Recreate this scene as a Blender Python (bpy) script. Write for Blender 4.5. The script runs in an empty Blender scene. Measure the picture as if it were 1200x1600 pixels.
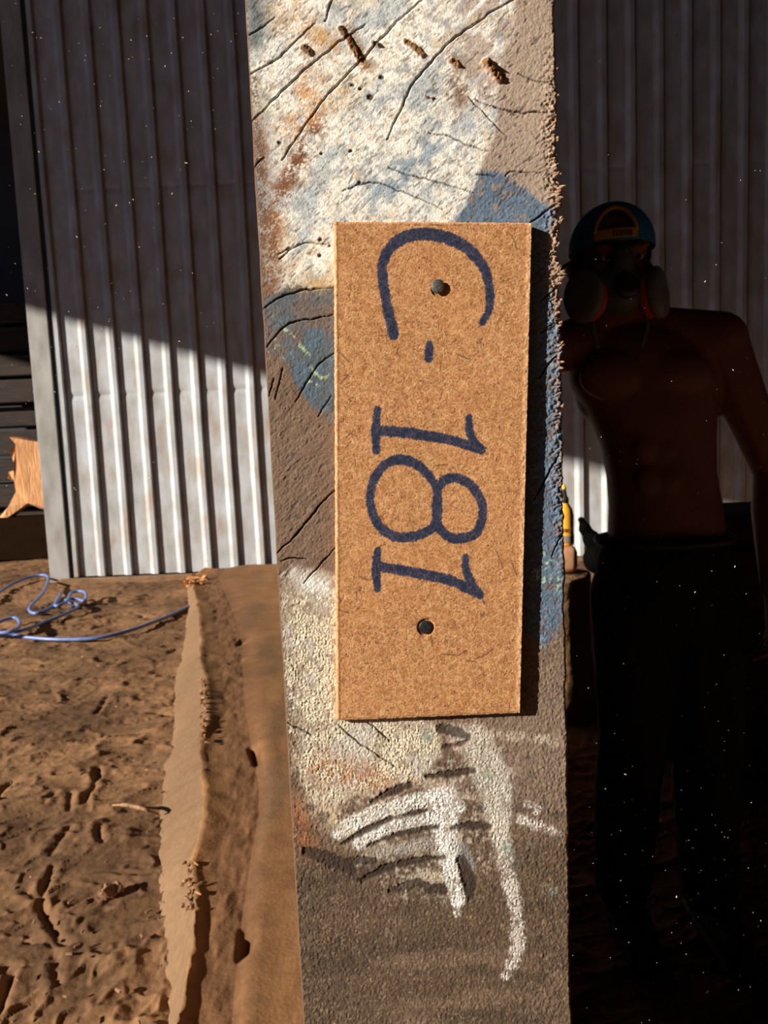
import bpy, bmesh, math, random
import numpy as np
from mathutils import Vector, Matrix

random.seed(7); RNG = np.random.default_rng(11)
SC = bpy.context.scene
COL = SC.collection

# ---------------------------------------------------------------- camera
FPX = 1164.0                      # focal length in pixels of the 1200 x 1600 frame
CAM_H = 1.2
PITCH, ROLL = math.radians(6.0), math.radians(2.4)
_fw = np.array([0, math.cos(PITCH), -math.sin(PITCH)])
_r0 = np.array([1.0, 0, 0]); _u0 = np.cross(_r0, _fw)
_R = math.cos(ROLL) * _r0 - math.sin(ROLL) * _u0
_U = math.sin(ROLL) * _r0 + math.cos(ROLL) * _u0
CPOS = np.array([0, 0, CAM_H])
camd = bpy.data.cameras.new('camera'); cam = bpy.data.objects.new('camera', camd); COL.objects.link(cam)
m = Matrix.Identity(4)
for i in range(3):
    m[i][0] = _R[i]; m[i][1] = _U[i]; m[i][2] = -_fw[i]; m[i][3] = CPOS[i]
cam.matrix_world = m
camd.sensor_fit = 'VERTICAL'; camd.sensor_height = 36.0; camd.lens = FPX / 1600 * 36.0
camd.clip_start = 0.02; camd.clip_end = 200
camd.dof.use_dof = True; camd.dof.focus_distance = 0.325; camd.dof.aperture_fstop = 30
SC.camera = cam

def ray(px, py):
    return _fw + _R * ((px - 600) / FPX) + _U * ((800 - py) / FPX)
def at(px, py, depth):            # point of that view direction on the upright plane y = depth
    d = ray(px, py); return CPOS + d * (depth / d[1])
def atz(px, py, z=0.0):           # point of that view direction at height z
    d = ray(px, py); return CPOS + d * ((z - CAM_H) / d[2])
def proj(X, Y, Z):
    dx, dy, dz = X, Y, Z - CAM_H
    w = dx * _fw[0] + dy * _fw[1] + dz * _fw[2]
    return (600 + FPX * (dx * _R[0] + dy * _R[1] + dz * _R[2]) / w,
            800 - FPX * (dx * _U[0] + dy * _U[1] + dz * _U[2]) / w)

# ---------------------------------------------------------------- sky, sun, exposure
SUN_D = Vector((2.0, 1.0, -0.82)).normalized()
sun = bpy.data.lights.new('sun', 'SUN'); sun.energy = 8.2; sun.angle = math.radians(0.55); sun.color = (1.0, 0.95, 0.87)
so = bpy.data.objects.new('sun', sun); COL.objects.link(so)
so.rotation_euler = SUN_D.to_track_quat('-Z', 'Y').to_euler(); so.location = (-12, -6, 7)
w = bpy.data.worlds.new('world'); SC.world = w; w.use_nodes = True
wn = w.node_tree; bg = wn.nodes['Background']
bg.inputs[0].default_value = (0.27, 0.52, 1.0, 1); bg.inputs[1].default_value = 0.42
SC.view_settings.view_transform = 'Standard'; SC.view_settings.look = 'None'
SC.view_settings.gamma = 1.0; SC.view_settings.use_curve_mapping = False
SC.view_settings.exposure = 0.0
SC.cycles.max_bounces = 8; SC.cycles.diffuse_bounces = 6

# ---------------------------------------------------------------- helpers
def lin(c):
    c = np.asarray(c, float) / 255.0
    return np.where(c <= 0.04045, c / 12.92, ((c + 0.055) / 1.055) ** 2.4)

def _hash(ix, iy, seed):
    h = (ix.astype(np.int64) * 374761393 + iy.astype(np.int64) * 668265263 + seed * 974634777) & 0x7fffffff
    h = ((h ^ (h >> 13)) * 1274126177) & 0x7fffffff
    h = ((h ^ (h >> 16)) * 1103515245 + 12345) & 0x7fffffff
    return ((h >> 8) & 0xffff) / 65535.0
def vn(x, y, seed=0):             # smooth value noise, -1..1
    ix = np.floor(x); iy = np.floor(y); fx = x - ix; fy = y - iy
    fx = fx * fx * (3 - 2 * fx); fy = fy * fy * (3 - 2 * fy)
    a = _hash(ix, iy, seed); b = _hash(ix + 1, iy, seed); c = _hash(ix, iy + 1, seed); d = _hash(ix + 1, iy + 1, seed)
    return ((a * (1 - fx) + b * fx) * (1 - fy) + (c * (1 - fx) + d * fx) * fy) * 2 - 1
def fbm(x, y, seed=0, o=4, g=0.5):
    s = 0; a = 1; t = 0
    for k in range(o):
        s = s + a * vn(x, y, seed + k * 17); t += a; a *= g; x = x * 2.03 + 11.3; y = y * 2.03 + 7.7
    return s / t
def worley(x, y, seed=0):         # F1, F2
    ix = np.floor(x); iy = np.floor(y)
    f1 = np.full(x.shape, 9.0); f2 = np.full(x.shape, 9.0)
    for i in (-1, 0, 1):
        for j in (-1, 0, 1):
            cx = ix + i; cy = iy + j
            d = np.hypot(cx + 0.1 + 0.8 * _hash(cx, cy, seed) - x, cy + 0.1 + 0.8 * _hash(cx, cy, seed + 5) - y)
            f2 = np.minimum(f2, np.maximum(f1, d)); f1 = np.minimum(f1, d)
    return f1, f2
def sst(a, b, x):
    t = np.clip((x - a) / (b - a), 0, 1); return t * t * (3 - 2 * t)
def pdist(x, y, pts, wd=None):    # distance to a polyline, minus the local half width if wd is given
    best = np.full(x.shape, 1e6)
    for k in range(len(pts) - 1):
        (ax, ay), (bx, by) = pts[k], pts[k + 1]
        vx, vy = bx - ax, by - ay; L = vx * vx + vy * vy + 1e-9
        t = np.clip(((x - ax) * vx + (y - ay) * vy) / L, 0, 1)
        d = np.hypot(x - ax - t * vx, y - ay - t * vy)
        if wd is not None: d = d - (wd[k] + (wd[k + 1] - wd[k]) * t)
        best = np.minimum(best, d)
    return best
def pinside(x, y, poly):          # signed distance, positive inside
    ins = np.zeros(x.shape, bool); n = len(poly)
    for k in range(n):
        (ax, ay), (bx, by) = poly[k], poly[(k + 1) % n]
        c = (ay > y) != (by > y)
        ins ^= c & (x < (bx - ax) * (y - ay) / (by - ay + 1e-12) + ax)
    d = pdist(x, y, poly + [poly[0]])
    return np.where(ins, d, -d)
def crom(pts, n=8):
    p = [np.array(q, float) for q in pts]; p = [2 * p[0] - p[1]] + p + [2 * p[-1] - p[-2]]; out = []
    for i in range(1, len(p) - 2):
        for k in range(n):
            t = k / n
            out.append(0.5 * (2 * p[i] + (p[i + 1] - p[i - 1]) * t + (2 * p[i - 1] - 5 * p[i] + 4 * p[i + 1] - p[i + 2]) * t * t + (3 * p[i] - p[i - 1] - 3 * p[i + 1] + p[i + 2]) * t ** 3))
    out.append(p[-2]); return out

# --- materials
def mat(name, col, col2=None, rough=0.8, scale=20.0, metal=0.0, bump=0.0, bscale=60.0, spec=0.5, attr=None, attr_noise=0.15, stretch=None, detail=5.0):
    mt = bpy.data.materials.new(name); mt.use_nodes = True; nt = mt.node_tree; N = nt.nodes; L = nt.links
    b = N['Principled BSDF']; b.inputs['Roughness'].default_value = rough; b.inputs['Metallic'].default_value = metal
    b.inputs['Specular IOR Level'].default_value = spec
    tc = N.new('ShaderNodeTexCoord'); mp = N.new('ShaderNodeMapping'); L.new(tc.outputs['Object'], mp.inputs[0])
    if stretch: mp.inputs['Scale'].default_value = stretch
    nz = N.new('ShaderNodeTexNoise'); nz.inputs['Scale'].default_value = scale; nz.inputs['Detail'].default_value = detail
    L.new(mp.outputs[0], nz.inputs['Vector'])
    if attr:
        a = N.new('ShaderNodeAttribute'); a.attribute_name = attr
        mr = N.new('ShaderNodeMapRange'); mr.inputs[1].default_value = 0.25; mr.inputs[2].default_value = 0.75
        mr.inputs[3].default_value = 1 - attr_noise; mr.inputs[4].default_value = 1 + attr_noise
        L.new(nz.outputs[0], mr.inputs[0])
        vm = N.new('ShaderNodeVectorMath'); vm.operation = 'SCALE'
        L.new(a.outputs['Color'], vm.inputs[0]); L.new(mr.outputs[0], vm.inputs['Scale']); L.new(vm.outputs[0], b.inputs['Base Color'])
    else:
        rp = N.new('ShaderNodeValToRGB'); rp.color_ramp.elements[0].position = 0.3; rp.color_ramp.elements[1].position = 0.7
        c2 = col2 if col2 is not None else [v * 0.8 for v in col]
        rp.color_ramp.elements[0].color = (*c2[:3], 1); rp.color_ramp.elements[1].color = (*col[:3], 1)
        L.new(nz.outputs[0], rp.inputs[0]); L.new(rp.outputs[0], b.inputs['Base Color'])
    if bump:
        n2 = N.new('ShaderNodeTexNoise'); n2.inputs['Scale'].default_value = bscale; n2.inputs['Detail'].default_value = 4
        L.new(mp.outputs[0], n2.inputs['Vector'])
        bp = N.new('ShaderNodeBump'); bp.inputs['Strength'].default_value = 1.0; bp.inputs['Distance'].default_value = bump
        L.new(n2.outputs[0], bp.inputs['Height']); L.new(bp.outputs[0], b.inputs['Normal'])
    return mt

# --- objects
def tag(o, label=None, cat=None, group=None, kind=None):
    if label: o['label'] = label
    if cat: o['category'] = cat
    if group: o['group'] = group
    if kind: o['kind'] = kind
    return o
def empty(name, loc):
    o = bpy.data.objects.new(name, None); o.location = loc; o.empty_display_size = 0.1; COL.objects.link(o); return o
def root_loc(o):
    while o.parent: o = o.parent
    return np.array(o.location)
def mk(name, V, Fc, mt, parent=None, smooth=True, col=None, origin=None):
    V = np.asarray(V, float)
    org = root_loc(parent) if parent is not None else (np.array(origin, float) if origin is not None else np.zeros(3))
    me = bpy.data.meshes.new(name); V = V - org
    if isinstance(Fc, np.ndarray):
        n = len(V); k = Fc.shape[1]
        me.vertices.add(n); me.vertices.foreach_set('co', V.astype(np.float32).ravel())
        me.loops.add(Fc.size); me.loops.foreach_set('vertex_index', Fc.astype(np.int32).ravel())
        me.polygons.add(len(Fc)); me.polygons.foreach_set('loop_start', np.arange(0, Fc.size, k, dtype=np.int32))
        me.update(calc_edges=True); me.validate()
    else:
        me.from_pydata([tuple(v) for v in V], [], Fc); me.update()
    me.polygons.foreach_set('use_smooth', np.full(len(me.polygons), smooth))
    if col is not None:
        at_ = me.attributes.new('Col', 'FLOAT_COLOR', 'POINT')
        c4 = np.ones((len(V), 4), np.float32); c4[:, :3] = np.clip(col, 0, 1); at_.data.foreach_set('color', c4.ravel())
    me.materials.append(mt)
    o = bpy.data.objects.new(name, me); COL.objects.link(o)
    if parent is not None:
        o.parent = parent
    else:
        o.location = org
    return o
def gridfaces(nr, nc, flip=False):
    i = np.arange((nr - 1) * (nc - 1)); r = i // (nc - 1); c = i % (nc - 1); a = r * nc + c
    f = np.stack([a, a + 1, a + nc + 1, a + nc], 1)
    return f[:, ::-1].copy() if flip else f
class MB:
    def __init__(s): s.v = []; s.f = []
    def add(s, V, Fc):
        b = len(s.v); s.v += [tuple(map(float, q)) for q in V]; s.f += [tuple(b + i for i in q) for q in Fc]; return s
    def box(s, lo, hi, bev=0.0, rot=None, piv=None):
        bm = bmesh.new(); bmesh.ops.create_cube(bm, size=1)
        lo = np.array(lo, float); hi = np.array(hi, float); c = (lo + hi) / 2; d = hi - lo
        for v in bm.verts: v.co = Vector((v.co.x * d[0] + c[0], v.co.y * d[1] + c[1], v.co.z * d[2] + c[2]))
        if bev: bmesh.ops.bevel(bm, geom=bm.edges[:], offset=bev, segments=2, affect='EDGES', profile=0.5)
        if rot is not None:
            pv = Vector(piv if piv is not None else c)
            for v in bm.verts: v.co = rot @ (v.co - pv) + pv
        bm.verts.index_update(); s.add([v.co[:] for v in bm.verts], [[v.index for v in f.verts] for f in bm.faces]); bm.free(); return s
    def tube(s, pts, r, n=10, cap=True):
        pts = [Vector(p) for p in pts]; rs = r if hasattr(r, '__len__') else [r] * len(pts); V = []; Fc = []; up = None
        for i, p in enumerate(pts):
            t = (pts[min(i + 1, len(pts) - 1)] - pts[max(i - 1, 0)]).normalized()
            if up is None: up = t.orthogonal().normalized()
            up = (up - t * up.dot(t)); up = up.normalized() if up.length > 1e-6 else t.orthogonal().normalized()
            sd = t.cross(up)
            for k in range(n):
                a = 2 * math.pi * k / n; V.append(p + (up * math.cos(a) + sd * math.sin(a)) * rs[i])
        for i in range(len(pts) - 1):
            for k in range(n):
                a = i * n + k; b = i * n + (k + 1) % n; Fc.append((a, b, b + n, a + n))
        if cap:
            Fc.append(tuple(range(n))[::-1]); Fc.append(tuple(range((len(pts) - 1) * n, len(pts) * n)))
        return s.add(V, Fc)
    def lathe(s, prof, c, n=24, axis='Z'):      # prof: (radius, height)
        V = []; Fc = []
        for r, h in prof:
            for k in range(n):
                a = 2 * math.pi * k / n; x, y = r * math.cos(a), r * math.sin(a)
                V.append((c[0] + x, c[1] + y, c[2] + h) if axis == 'Z' else (c[0] + x, c[1] - h, c[2] + y))
        for i in range(len(prof) - 1):
            for k in range(n):
                a = i * n + k; b = i * n + (k + 1) % n; Fc.append((a, b, b + n, a + n))
        Fc.append(tuple(range(n))[::-1]); Fc.append(tuple(range((len(prof) - 1) * n, len(prof) * n)))
        return s.add(V, Fc)
    def ball(s, c, r, rot=None, nu=16, nv=10):
        r = np.array(r if hasattr(r, '__len__') else [r] * 3, float); V = []; Fc = []
        for i in range(nv + 1):
            ph = math.pi * i / nv
            for k in range(nu):
                th = 2 * math.pi * k / nu
                p = Vector((r[0] * math.sin(ph) * math.cos(th), r[1] * math.sin(ph) * math.sin(th), r[2] * math.cos(ph)))
                if rot is not None: p = rot @ p
                V.append((p.x + c[0], p.y + c[1], p.z + c[2]))
        for i in range(nv):
            for k in range(nu):
                a = i * nu + k; b = i * nu + (k + 1) % nu; Fc.append((a, a + nu, b + nu, b))
        return s.add(V, Fc)
    def limb(s, pts, rs, step=0.3):               # overlapping balls along a tapering chain
        for i in range(len(pts) - 1):
            a = np.array(pts[i]); b = np.array(pts[i + 1]); L = np.linalg.norm(b - a); n = max(2, int(L / (min(rs[i], rs[i + 1]) * step)) + 1)
            for k in range(n + 1):
                t = k / n; s.ball(a + (b - a) * t, rs[i] + (rs[i + 1] - rs[i]) * t, nu=12, nv=8)
        return s
    def build(s, name, mt, parent=None, smooth=False, origin=None):
        return mk(name, np.array(s.v), s.f, mt, parent, smooth, origin=origin)
    def remesh(s, name, mt, parent, voxel, smooth_it=6, fn=None):
        me = bpy.data.meshes.new('tmp'); me.from_pydata(s.v, [], s.f); me.update()
        o = bpy.data.objects.new('tmp', me); COL.objects.link(o)
        rm = o.modifiers.new('r', 'REMESH'); rm.mode = 'VOXEL'; rm.voxel_size = voxel
        sm = o.modifiers.new('s', 'SMOOTH'); sm.factor = 0.5; sm.iterations = smooth_it
        bpy.context.view_layer.update()
        ev = o.evaluated_get(bpy.context.evaluated_depsgraph_get()); m2 = ev.to_mesh()
        V = np.empty(len(m2.vertices) * 3); m2.vertices.foreach_get('co', V); V = V.reshape(-1, 3)
        Fc = [tuple(p.vertices) for p in m2.polygons]
        ev.to_mesh_clear(); bpy.data.objects.remove(o); bpy.data.meshes.remove(me)
        if fn is not None: V = fn(V)
        return mk(name, V, Fc, mt, parent, True)

# ---------------------------------------------------------------- setting: ground
WALL_Y = 6.6
SOIL = mat('dry_soil', lin((128, 92, 60)), attr='Col', attr_noise=0.22, scale=45, rough=0.95, bump=0.002, bscale=70, spec=0.15)
def build_ground():
    ys = np.concatenate([np.linspace(-30, -1, 12), np.linspace(-0.5, 1.2, 10), 1.25 * (9.5 / 1.25) ** np.linspace(0, 1, 560), np.linspace(10, 40, 10)])
    # fans out from the eye so that the near soil is finest
    us = np.concatenate([np.linspace(-4, -0.75, 12), np.linspace(-0.70, 0.56, 480), np.linspace(0.6, 4, 12)])
    Yg, Ug = np.meshgrid(ys, us, indexing='ij')
    X = Ug * np.maximum(np.abs(Yg), 1.25) ; Y = Yg
    wx = X + 0.15 * fbm(X * 1.3, Y * 1.3, 3); wy = Y + 0.15 * fbm(X * 1.3, Y * 1.3, 9)
    h = 0.030 * fbm(wx * 1.7, wy * 1.7, 21, 3)
    rid = 1 - np.abs(fbm((wx + 0.6 * wy) * 3.2, (wy - 0.5 * wx) * 7.0, 31, 3)) * 2.2
    h += 0.012 * np.clip(rid, 0, 1) ** 3
    gou = 1 - np.abs(fbm((wx + 0.5 * wy) * 4.5, (wy - 0.6 * wx) * 9.0, 77, 2)) * 5
    h -= 0.022 * np.clip(gou, 0, 1) ** 2 * sst(0.1, 0.5, fbm(wx * 2, wy * 2, 61, 2))
    h += 0.0055 * fbm(wx * 7, wy * 7, 41, 4) + 0.0030 * fbm((wx + .5 * wy) * 26, (wy - .5 * wx) * 52, 43, 4, 0.65) + 0.006 * np.clip(1 - np.abs(fbm((wx + .7 * wy) * 8, (wy - .6 * wx) * 18, 47, 2)) * 6, 0, 1)
    f1, f2 = worley(wx * 6.5, wy * 9.0, 51)
    h += 0.008 * np.clip(0.30 - f1, 0, 1) * (vn(wx * 4, wy * 4, 5) > 0.1)
    for pts, dp in (([(82, 1350), (68, 1385), (64, 1410), (78, 1435), (90, 1460), (102, 1470)], .022), ([(88, 1490), (90, 1535)], .018), ([(154, 1195), (147, 1225), (135, 1240), (130, 1252)], .02), ([(110, 1235), (108, 1262)], .014), ([(155, 1290), (152, 1300), (160, 1312)], .02), ([(110, 1290), (90, 1312), (78, 1330)], .014), ([(20, 1515), (8, 1545), (-5, 1580)], .03), ([(170, 1085), (150, 1110)], .016), ([(40, 1385), (55, 1395)], .016), ([(85, 1235), (70, 1250)], .014)):
        W = [atz(q[0], q[1], 0.0)[:2] for q in pts]; d = pdist(X, Y, [tuple(q) for q in W]) * (1 + 0.35 * fbm(X * 40, Y * 40, 91, 2))
        h -= 0.45 * dp * np.exp(-(d / 0.009) ** 2); h += 0.18 * dp * np.exp(-((d - 0.025) / 0.015) ** 2)
    m_ = (np.abs(Yg) < 9.4) & (Yg > 1.2)
    h = np.where(m_, h, 0) - 0.01
    # level under the upright slab
    h *= 1 - sst(0.25, 0.05, np.abs(X)) * (Y < 2.7)
    c1 = lin((145, 107, 74)); c2 = lin((108, 79, 55)); t = sst(-0.5, 0.5, fbm(wx * 2.2, wy * 2.2, 71, 5))[..., None]
    C = c1 * t + c2 * (1 - t)
    C = C * (1 + 0.25 * fbm(wx * 14, wy * 14, 81, 3))[..., None]
    V = np.stack([X, Y, h], -1).reshape(-1, 3)
    o = mk('floor', V, gridfaces(len(ys), len(us)), SOIL, None, True, C.reshape(-1, 3))
    tag(o, 'trampled reddish brown bare soil of the yard', kind='structure')
build_ground()

# ---------------------------------------------------------------- setting: corrugated wall, trims, roof
METAL = mat('galvanised_sheet', lin((194, 196, 199)), lin((160, 157, 151)), rough=0.55, scale=5.0, metal=0.0, spec=0.35, stretch=(1.5, 1, 0.8), detail=7)
def rust_spots(mt):               # brownish run-off stains on the sheets
    nt = mt.node_tree; N = nt.nodes; L = nt.links; b = N['Principled BSDF']; src = b.inputs['Base Color'].links[0].from_socket
    tc = N.new('ShaderNodeTexCoord'); mp = N.new('ShaderNodeMapping'); mp.inputs['Scale'].default_value = (7, 7, 2.2); L.new(tc.outputs['Object'], mp.inputs[0])
    nz = N.new('ShaderNodeTexNoise'); nz.inputs['Scale'].default_value = 1.6; nz.inputs['Detail'].default_value = 6; L.new(mp.outputs[0], nz.inputs['Vector'])
    mr = N.new('ShaderNodeMapRange'); mr.inputs[1].default_value = 0.52; mr.inputs[2].default_value = 0.78; mr.inputs[4].default_value = 0.75; L.new(nz.outputs[0], mr.inputs[0])
    mx = N.new('ShaderNodeMix'); mx.data_type = 'RGBA'; L.new(mr.outputs[0], mx.inputs[0]); L.new(src, mx.inputs[6]); mx.inputs[7].default_value = (*lin((168, 134, 98)), 1); L.new(mx.outputs[2], b.inputs['Base Color'])
rust_spots(METAL)
STEEL = mat('dull_steel', lin((172, 168, 162)), lin((140, 134, 126)), rough=0.6, scale=9, spec=0.4, stretch=(1, 1, 0.4))
DARKROOF = mat('dark_roof_sheet', (0.05, 0.048, 0.046), rough=0.9, scale=2)
OLDWOOD = mat('old_timber', lin((120, 88, 62)), lin((74, 52, 38)), rough=0.9, scale=14, stretch=(0.3, 3, 3), bump=0.004, bscale=30)
PITCH_R = 0.238; WALL_X0 = -2.80; WALL_TOP = 6.2
def build_wall():
    frame = MB().box((WALL_X0 - 0.02, WALL_Y + 0.03, 0.0), (6.2, WALL_Y + 0.11, 0.12)).box((WALL_X0 - 0.02, WALL_Y + 0.03, 1.58), (6.2, WALL_Y + 0.11, 1.70)).box((WALL_X0 - 0.02, WALL_Y + 0.03, 3.3), (6.2, WALL_Y + 0.11, 3.42)).box((WALL_X0 - 0.02, WALL_Y + 0.03, 5.2), (6.2, WALL_Y + 0.11, 5.32))
    wall = frame.build('wall_back', OLDWOOD); tag(wall, 'tall wall of upright corrugated metal sheets', kind='structure')
    prof = [(0, 0), (0.128, 0), (0.134, -0.002), (0.164, -0.027), (0.170, -0.030), (0.204, -0.030), (0.209, -0.028), (0.213, 0.012), (0.226, 0.012), (0.230, 0.0), (0.238, 0)]
    zs = np.concatenate([np.linspace(0.04, 1.52, 14), np.linspace(1.56, 1.72, 9), np.linspace(1.78, 3.26, 12), np.linspace(3.30, 3.44, 9), np.linspace(3.5, WALL_TOP, 12)])
    nper = 4; x = at(125, 880, WALL_Y)[0] - 0.216 - PITCH_R * 0; k = 0
    while x < 6.0:
        xs = []; ds = []
        for j in range(nper):
            for a, b in prof[:-1]: xs.append(x + j * PITCH_R + a); ds.append(b)
        xs.append(x + nper * PITCH_R); ds.append(0)
        xs = np.array(xs); ds = np.array(ds); xs = np.maximum(xs, WALL_X0 + 0.015)
        Zg, Xg = np.meshgrid(zs, xs, indexing='ij'); D = np.tile(ds, (len(zs), 1))
        Y = WALL_Y + D
        Y = Y + 0.004 * fbm(Xg * 1.3, Zg * 0.9, 200, 3) + 0.0016 * vn(Xg * 9, Zg * 5, 201)
        for zp in (1.64, 3.37):   # dents where the sheets are fixed to the rails
            Y += 0.009 * np.exp(-((Zg - zp) / 0.022) ** 2) * (D > -0.006) * (0.55 + 0.45 * vn(Xg * 6, Zg * 3, 204))
        Xg = Xg + 0.006 * vn(Xg * 0.7, Zg * 0.8, 210)
        V = np.stack([Xg, Y - 0.0008 * (k % 2), Zg], -1).reshape(-1, 3)
        mk('metal_sheet', V, gridfaces(len(zs), len(xs)), METAL, wall, False)
        x += nper * PITCH_R; k += 1
build_wall()
tr = MB().box((WALL_X0 - 0.205, WALL_Y - 0.03, 0.0), (WALL_X0 - 0.03, WALL_Y + 0.10, WALL_TOP), bev=0.004)
tag(tr.build('trim_1', STEEL), 'flat grey steel post closing the left edge of the corrugated wall', kind='structure')
tr = MB().box((WALL_X0 - 0.03, WALL_Y - 0.012, 0.0), (WALL_X0 + 0.03, WALL_Y + 0.03, WALL_TOP))
tag(tr.build('trim_2', mat('dark_gap_steel', (0.03, 0.028, 0.026), rough=0.8)), 'dark joint strip beside the grey steel post', kind='structure')
a = at(85, 913, WALL_Y - 0.09); b = at(292, 894, WALL_Y - 0.05)
tr = MB().box((WALL_X0 - 0.10, WALL_Y - 0.13, -0.03), (5.9, WALL_Y - 0.04, 0.035), bev=0.006)
tag(tr.build('trim_3', mat('dusty_sill', lin((150, 112, 78)), lin((112, 82, 56)), rough=0.95, scale=12)), 'dusty wooden sill along the foot of the corrugated wall', kind='structure')

ROOF_Z = 6.25
def sun_back(p, z): t = (z - p[2]) / -SUN_D.z; return p - np.array(SUN_D) * t
eA = sun_back(at(42, 484, WALL_Y), ROOF_Z); eB = sun_back(at(418, 590, WALL_Y), ROOF_Z)
ed = (eB - eA) / np.linalg.norm(eB - eA)
p0 = eA - ed * 9.0; p1 = eA + ed * 15.0
rv = [tuple(p0), tuple(p1), (7.0, p1[1], ROOF_Z), (7.0, 16.0, ROOF_Z), (p0[0], 16.0, ROOF_Z)]
rv2 = [(x_, y_, z_ + 0.12) for x_, y_, z_ in rv]
rf = [(4, 3, 2, 1, 0), (5, 6, 7, 8, 9)] + [(i, (i + 1) % 5, 5 + (i + 1) % 5, 5 + i) for i in range(5)]
tag(mk('ceiling', rv + rv2, rf, DARKROOF, None, False), 'dark roof over the yard', kind='structure')
tag(MB().box((6.0, -6, 0), (6.15, 14, ROOF_Z)).build('wall_shade_right', DARKROOF), 'unseen dark side wall added to keep the right side dim', kind='structure')  # added out of view so the right side gets less fill light
tag(MB().box((-4.2, -4.65, 0), (6.0, -4.5, 5.0)).build('wall_sky_block', DARKROOF), 'unseen dark wall added behind the viewer to block sky light', kind='structure')  # added behind the camera to cut the sky light from there
tag(MB().box((-14, 12.5, 0), (6.0, 12.65, ROOF_Z)).build('wall_far', DARKROOF), 'dark far wall of the timber store', kind='structure')

# ---------------------------------------------------------------- the upright slab
SLAB_Y = 0.32
def build_slab():
    root = empty('wood_slab', (0.01, SLAB_Y, 0.0))
    tag(root, 'thick weathered wooden slab standing upright with white and blue paint on its sawn end', 'wood slab')
    xl0 = at(428, 800, SLAB_Y)[0]; xr0 = at(880.5, 800, SLAB_Y)[0]
    zt = at(600, -14, SLAB_Y)[2]; zb = at(600, 1614, SLAB_Y)[2]
    n_c = 400; n_m = 1290
    cu = np.concatenate([[0, 0], np.linspace(0, 1, n_c), [1, 1]])
    zz = np.concatenate([np.linspace(2.08, zt + 0.002, 90), np.linspace(zt, zb, n_m), np.linspace(zb - 0.002, 0.0, 120)])
    Zg, Ug = np.meshgrid(zz, cu, indexing='ij')
    X = xl0 + (xr0 - xl0) * Ug; Y = np.full_like(X, SLAB_Y)
    px, py = proj(X, Y, Zg)
    # ragged right edge, slightly wavy left one
    ew = sst(0.93, 1.0, Ug)
    rag = 2.0 * fbm(py / 30, py * 0 + 1, 5, 3) + 3.6 * np.clip(fbm(py / 9, py * 0 + 3, 6, 3), -1, 0.5) * (0.4 + 0.8 * sst(40, 250, py) * sst(900, 600, py))
    for yc, am, ww in ((305, 9, 9), (318, 6, 5), (345, 4, 5), (428, 8, 8), (440, 4, 4), (520, 3, 5), (548, 5, 6), (470, -7, 7), (340, -5, 5), (390, -6, 12), (500, -5, 9)):
        rag = rag + am * np.exp(-((py - yc) / ww) ** 2) * (0.6 + 0.6 * vn(py / 2.3, py * 0, 8))
    px2 = px
    X = X + ew * rag * SLAB_Y / FPX
    el = sst(0.03, 0.0, Ug); X = X + el * 0.9 * fbm(py / 40, py * 0 + 9, 15, 3) * SLAB_Y / FPX
    x, y = px2, py
    # ---- noise fields
    nA = fbm(x / 55, y / 55, 101, 5); nB = fbm(x / 18, y / 18, 111, 4); nC = fbm(x / 5.0, y / 5.0, 121, 3); nD = fbm(x / 2.2, y / 2.2, 131, 2)
    r1 = (x + y) * 0.7071; r2 = (x - y) * 0.7071          # r2 runs up to the right
    dg = fbm(r1 / 5, r2 / 34, 141, 3)                      # streaks running up to the right (saw marks of the top)
    dg2 = fbm(r2 / 4, r1 / 40, 151, 3)                     # streaks running down to the right
    wob = 9 * nB + 5 * nC
    def region(poly, soft=4.0, wb=1.0): return sst(-soft, soft, pinside(x, y, poly) + wob * wb)
    def L(c): return lin(c)
    C = np.zeros(x.shape + (3,)) + L((122, 98, 80))
    def lay(msk, c): 
        nonlocal C
        msk = np.clip(msk, 0, 1)[..., None]; C = C * (1 - msk) + np.asarray(c) * msk
    # bare wood
    lay(sst(700, 300, y) * sst(650, 760, x), L((164, 143, 126)))
    lay(sst(380, 120, y) * sst(760, 840, x), L((172, 150, 130)))
    lay(sst(1150, 1400, y + 40 * nA), L((94, 76, 60)))
    lay(sst(900, 1100, y) * sst(1350, 1200, y) * sst(700, 800, x), L((128, 108, 92)))
    # rings of the lower part
    rr = np.hypot((x - 705) * 0.72, y - 1870) + 6 * nA + 2 * nB
    band = fbm(rr / 9, np.arctan2(x - 705, 1870 - y) * 8, 161, 3)
    lo_w = sst(1120, 1300, y)
    C = C * (1 + 0.16 * band * lo_w + 0.20 * lo_w * fbm(x / 3, y / 9, 175, 2))[..., None]
    lay(lo_w * sst(0.15, 0.55, fbm(rr / 26, x / 260, 171, 3)) * 0.45, L((66, 52, 42)))
    lay(sst(1420, 1520, y) * sst(0.0, 0.5, fbm(x / 90, y / 30, 173, 3)) * 0.5, L((128, 104, 84)))
    mid = sst(500, 620, y) * sst(1000, 880, y) * sst(540, 500, x)
    C = C * (1 + 0.22 * mid * fbm(r1 / 4, r2 / 22, 181, 3))[..., None]
    C = C * (1 + 0.16 * nC + 0.10 * nD)[..., None]
    H = np.zeros(x.shape)
    # ---- blue paint
    blueR = region([(738, 262), (790, 275), (868, 332), (858, 370), (858, 440), (875, 520), (905, 600), (905, 940), (872, 985), (850, 1010), (815, 985), (700, 700), (690, 350), (705, 330), (728, 300)], 5, 0.7)
    bl = L((88, 108, 128)); 
    blueR = blueR * np.clip(1.0 - 0.7 * sst(0.25, 0.65, -nB * 0.7 - nC * 0.6 + 0.25 * sst(880, 980, y) + 0.12 * sst(600, 300, y)), 0, 1)
    lay(blueR * 0.93, bl * (1 + 0.35 * nC + 0.2 * nA + 0.2 * nB)[..., None])
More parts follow.
